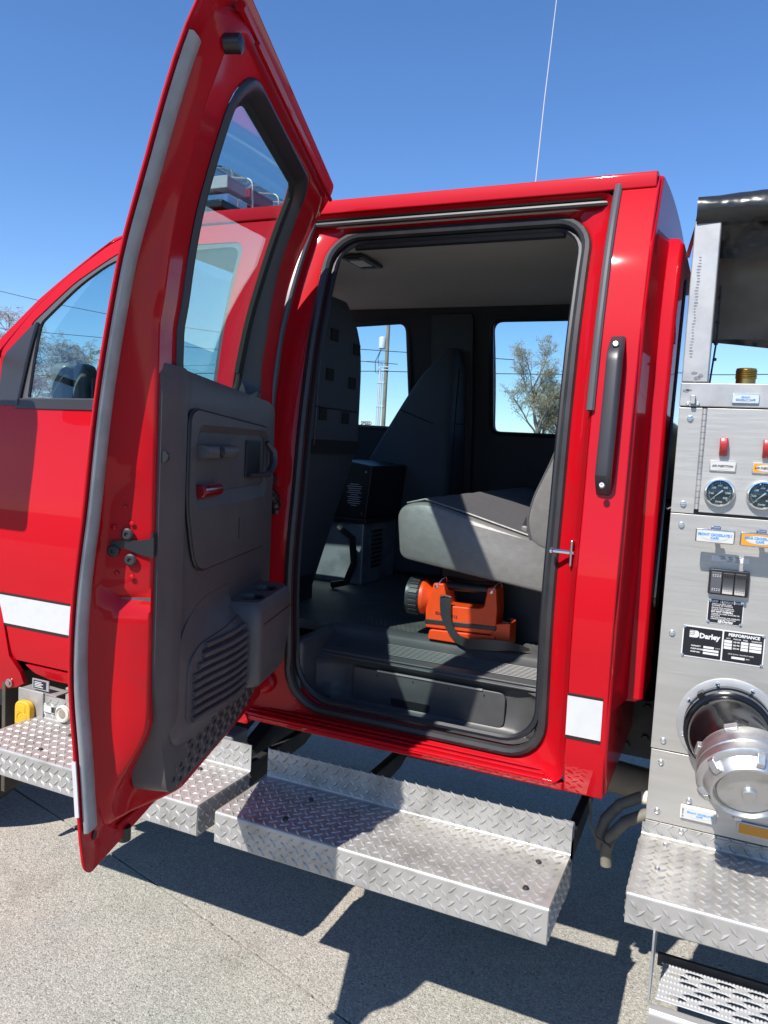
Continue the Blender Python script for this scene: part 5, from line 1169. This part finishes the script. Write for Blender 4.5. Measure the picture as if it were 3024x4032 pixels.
for i, (x, y, z, w) in enumerate(ctr):
    d = Vector(ctr[min(i + 1, len(ctr) - 1)][:3]) - Vector(ctr[max(0, i - 1)][:3]); d.y = 0; d.normalize(); n_ = Vector((-d.z, 0, d.x))
    if n_.x > 0 and i < 4: n_ = -n_
    if i >= 4 and n_.z < 0: n_ = -n_
    A_.append((Vector((x, y, z)), n_, w))
for i in range(1, len(A_)):
    if A_[i][1].dot(A_[i - 1][1]) < 0: A_[i] = (A_[i][0], -A_[i][1], A_[i][2])
loft(bm, [[c + n_ * w, c + n_ * w + Vector((0, .003, 0)), c - n_ * w + Vector((0, .003, 0)), c - n_ * w] for c, n_, w in A_]); obj("shoulder_strap", bm, 'rubber', LT, sharp=60)
bm = NB(); tube(bm, [(-.857, LY0 - .008, 1.252), (-.838, LY0 - .009, 1.258), (-.818, LY0 - .008, 1.254)], .004, 6); obj("strap_clip", bm, 'frame', LT)
text("lettering", "EDISON  512", .0135, Matrix.Translation((-.835, LY0 - .0006, 1.190)) @ Matrix.Rotation(R(3.5), 4, 'Y') @ Matrix.Rotation(R(90), 4, 'X'), 'ink', LT, bold=.0003, sx=1.05)

LT.location.y -= .035
# =================================================================== BEHIND: pole, wires, sign, trees
PD = 48.0
def far(x20, z20, d=PD):                                            # a place on the line of sight known at 20 m, set at its own distance
    k = d / 20.0; return Vector((x20 * k, d, 1.75 + (z20 - 1.75) * k))
pl_x = -9.066 * PD / 20
up_ = thing("utility_pole", "weathered wooden utility pole with pale conduits and a transformer can", "utility pole", (pl_x, PD, 0))
bm = NB(); tube(bm, [(pl_x, PD, 0), (pl_x, PD, 6), (pl_x, PD, 13)], [.145, .135, .11], 16); obj("pole_shaft", bm, 'wood', up_)
for dx, r_, zt in ((-.40, .055, 7.1), (-.27, .05, 6.6), (-.52, .03, 6.0)):
    bm = NB(); tube(bm, [(pl_x + dx, PD - .1, 0), (pl_x + dx, PD - .1, zt)], r_, 10); obj("conduit", bm, 'galv', up_)
for z in (2.6, 4.4, 6.0): obj("standoff", box(pl_x - .55, pl_x, PD - .18, PD - .06, z - .03, z + .03), 'galv', up_)
bm = NB(); lathe(bm, [(.20, 0), (.235, .04), (.235, .72), (.18, .80), (.05, .84)], frame_z((pl_x - .36, PD - .05, 8.25), (0, 0, 1)), 24); obj("transformer_can", bm, 'galv', up_)
bm = NB(); tube(bm, [(pl_x - .42, PD - .1, 8.2), (pl_x - .8, PD - .1, 7.4), (pl_x - .75, PD - .1, 6.7), (pl_x - .55, PD - .1, 6.6), (pl_x - .45, PD - .1, 7.0)], .022, 6); obj("drop_cable", bm, 'wire', up_)
bm = NB(); tube(bm, [(pl_x - .40, PD - .1, 8.25), (pl_x - .6, PD - .1, 7.6), (pl_x - .5, PD - .1, 7.1), (pl_x - .30, PD - .1, 7.3), (pl_x - .2, PD - .1, 7.0)], .022, 6); obj("drop_cable", bm, 'wire', up_)
for z in (7.05, 6.85): obj("insulator_arm", box(pl_x - .25, pl_x + .22, PD - .2, PD - .14, z - .03, z + .03), 'galv', up_)
hz_ = far(0, 3.83).z
def wire(name, pts, r, lab):
    bm = NB(); tube(bm, pts, r, 6); tag(obj(name, bm, 'wire'), lab, 'power line', 'overhead lines')
wire("power_line", [(-60, PD + 2, hz_ - .5), (-40, PD + .5, hz_ - .3), (-29, PD - .15, hz_ - .05), (pl_x - .2, PD - .1, hz_ + .02), (-17, PD - .2, hz_ - .06), (-9, PD - .3, hz_ - .10), (0, PD - .5, hz_ - .02), (15, PD - .8, hz_ + .35), (40, PD - 1, hz_ + .2)], .030, "black overhead cable crossing behind the cab windows")
hz2 = far(0, 4.118).z
wire("power_line", [(-60, PD + 2, hz2 - .9), (-30, PD, hz2 - .1), (pl_x, PD, hz2 + .02)], .016, "thin upper wire ending at the utility pole")
wire("power_line", [(-46, 24, 8.5), (-30.6, 25, 7.764), (-27.86, 25, 7.219), (-22, 25.3, 6.25), (-14, 25.6, 5.3), (-7, 26, 4.9)], .016, "thin wire slanting down left of the red windscreen pillar")
wire("power_line", [(-46, 27, 7.4), (-27.0, 27, 6.0), (-22, 27, 5.55), (-12, 27.5, 4.9)], .016, "lower slanting wire seen through the front door window")
# speed limit sign
sx_ = far(-9.60, 2.27, 30); sg = thing("speed_limit_sign", "white rectangular speed limit sign left of the pole", "road sign", (sx_.x, 30, 0))
obj("sign_board", box(sx_.x - .30, sx_.x + .30, 29.99, 30.01, sx_.z - .55, sx_.z + .22), 'signw', sg, bevel=.02)
obj("sign_post", box(sx_.x - .03, sx_.x + .03, 30.012, 30.06, 0, sx_.z + .2), 'galv', sg)
text("lettering", "SPEED\nLIMIT\n25", .20, mY(sx_.x, 29.985, sx_.z - .06), 'ink', sg, bold=.006, sx=.95)

def tree(name, label, x, y, h, spread, seed, wood, twig, leaf=None, nleaf=0, droop=0.0, trunk=.16, lean=.0, group=None):
    rnd = random.Random(seed); t = thing(name, label, "tree", (x, y, 0), group)
    trunk_bm, twig_bm, leaf_bm = NB(), NB(), NB(); tips = []
    def br(bm, p, d, ln, r, lv):
        n = 5 if lv < 2 else 4; pts = [p]; q = p.copy(); dd = d.copy()
        for k in range(n):
            dd = (dd + Vector((rnd.gauss(0, .13), rnd.gauss(0, .13), rnd.gauss(.03 if lv < 2 else 0, .08) - droop * (lv >= 2) * .22))).normalized()
            q = q + dd * ln / n; pts.append(q.copy())
        tube(bm, pts, [max(.0055, r * (1 - .72 * k / n)) for k in range(n + 1)], 6 if lv < 2 else 3, caps=False)
        if lv >= 4: tips.extend(pts[2:]); return
        m = ([16, 10, 8, 7] if droop else [13, 8, 7, 6])[lv]
        for k in range(m):
            f_ = rnd.uniform(.28 if lv else .3, 1.0); i = min(n - 1, int(f_ * n)); s = pts[i].lerp(pts[i + 1], f_ * n - i)
            a = rnd.uniform(0, 6.28); out = Vector((math.cos(a), math.sin(a), rnd.uniform(.35, 1.1) if lv < 2 else rnd.uniform(-.2, .7))).normalized()
            nd = (dd * (.55 if lv < 2 else .45) + out * spread).normalized()
            br(twig_bm if lv >= 1 else trunk_bm, s, nd, ln * rnd.uniform(.42, .62) * (1.05 - .35 * f_), r * (.45 - .12 * f_), lv + 1)
    br(trunk_bm, Vector((x, y, 0)), Vector((lean, 0, 1)), h * .72, trunk, 0)
    obj("trunk", trunk_bm, wood, t, sharp=80); obj("branches", twig_bm, twig, t, sharp=80)
    if leaf:
        for _ in range(nleaf):
            p = rnd.choice(tips); c = p + Vector((rnd.gauss(0, .12), rnd.gauss(0, .12), rnd.gauss(0, .12))); s = rnd.uniform(.02, .045) * h / 8
            u = Vector((rnd.gauss(0, 1), rnd.gauss(0, 1), rnd.gauss(0, 1))).normalized(); w = u.orthogonal().normalized()
            leaf_bm.faces.new([leaf_bm.verts.new(c + a_) for a_ in (u * s, w * s * .6, -u * s, -w * s * .6)])
        obj("crown", leaf_bm, leaf, t, sharp=180)['kind'] = 'stuff'
    else: leaf_bm.free()
    return t
tree("bare_tree", "bare budding tree seen through the far rear window", -8.85, 40, 7.5, .72, 11, 'bark', 'twig', 'bud', 7500, trunk=.15, lean=.01)
tree("bare_tree", "smaller budding tree crowding behind the bare tree", -7.4, 42, 5.8, .80, 5, 'bark', 'twig', 'bud', 11000, trunk=.14)
tree("birch_tree", "grey leafless birch at the left beyond the truck bonnet", -36.7, 30, 8.7, .62, 21, 'birchtwig', 'birchtwig', None, 0, droop=.9, trunk=.14)
tree("birch_tree", "second grey birch just behind the windscreen pillar", -34.4, 30.5, 7.9, .62, 33, 'birchtwig', 'birchtwig', None, 0, droop=.9, trunk=.13)
tree("birch_tree", "grey birch seen through the front door glass", -32.0, 30, 7.0, .66, 44, 'birchtwig', 'birchtwig', None, 0, droop=.9, trunk=.13)
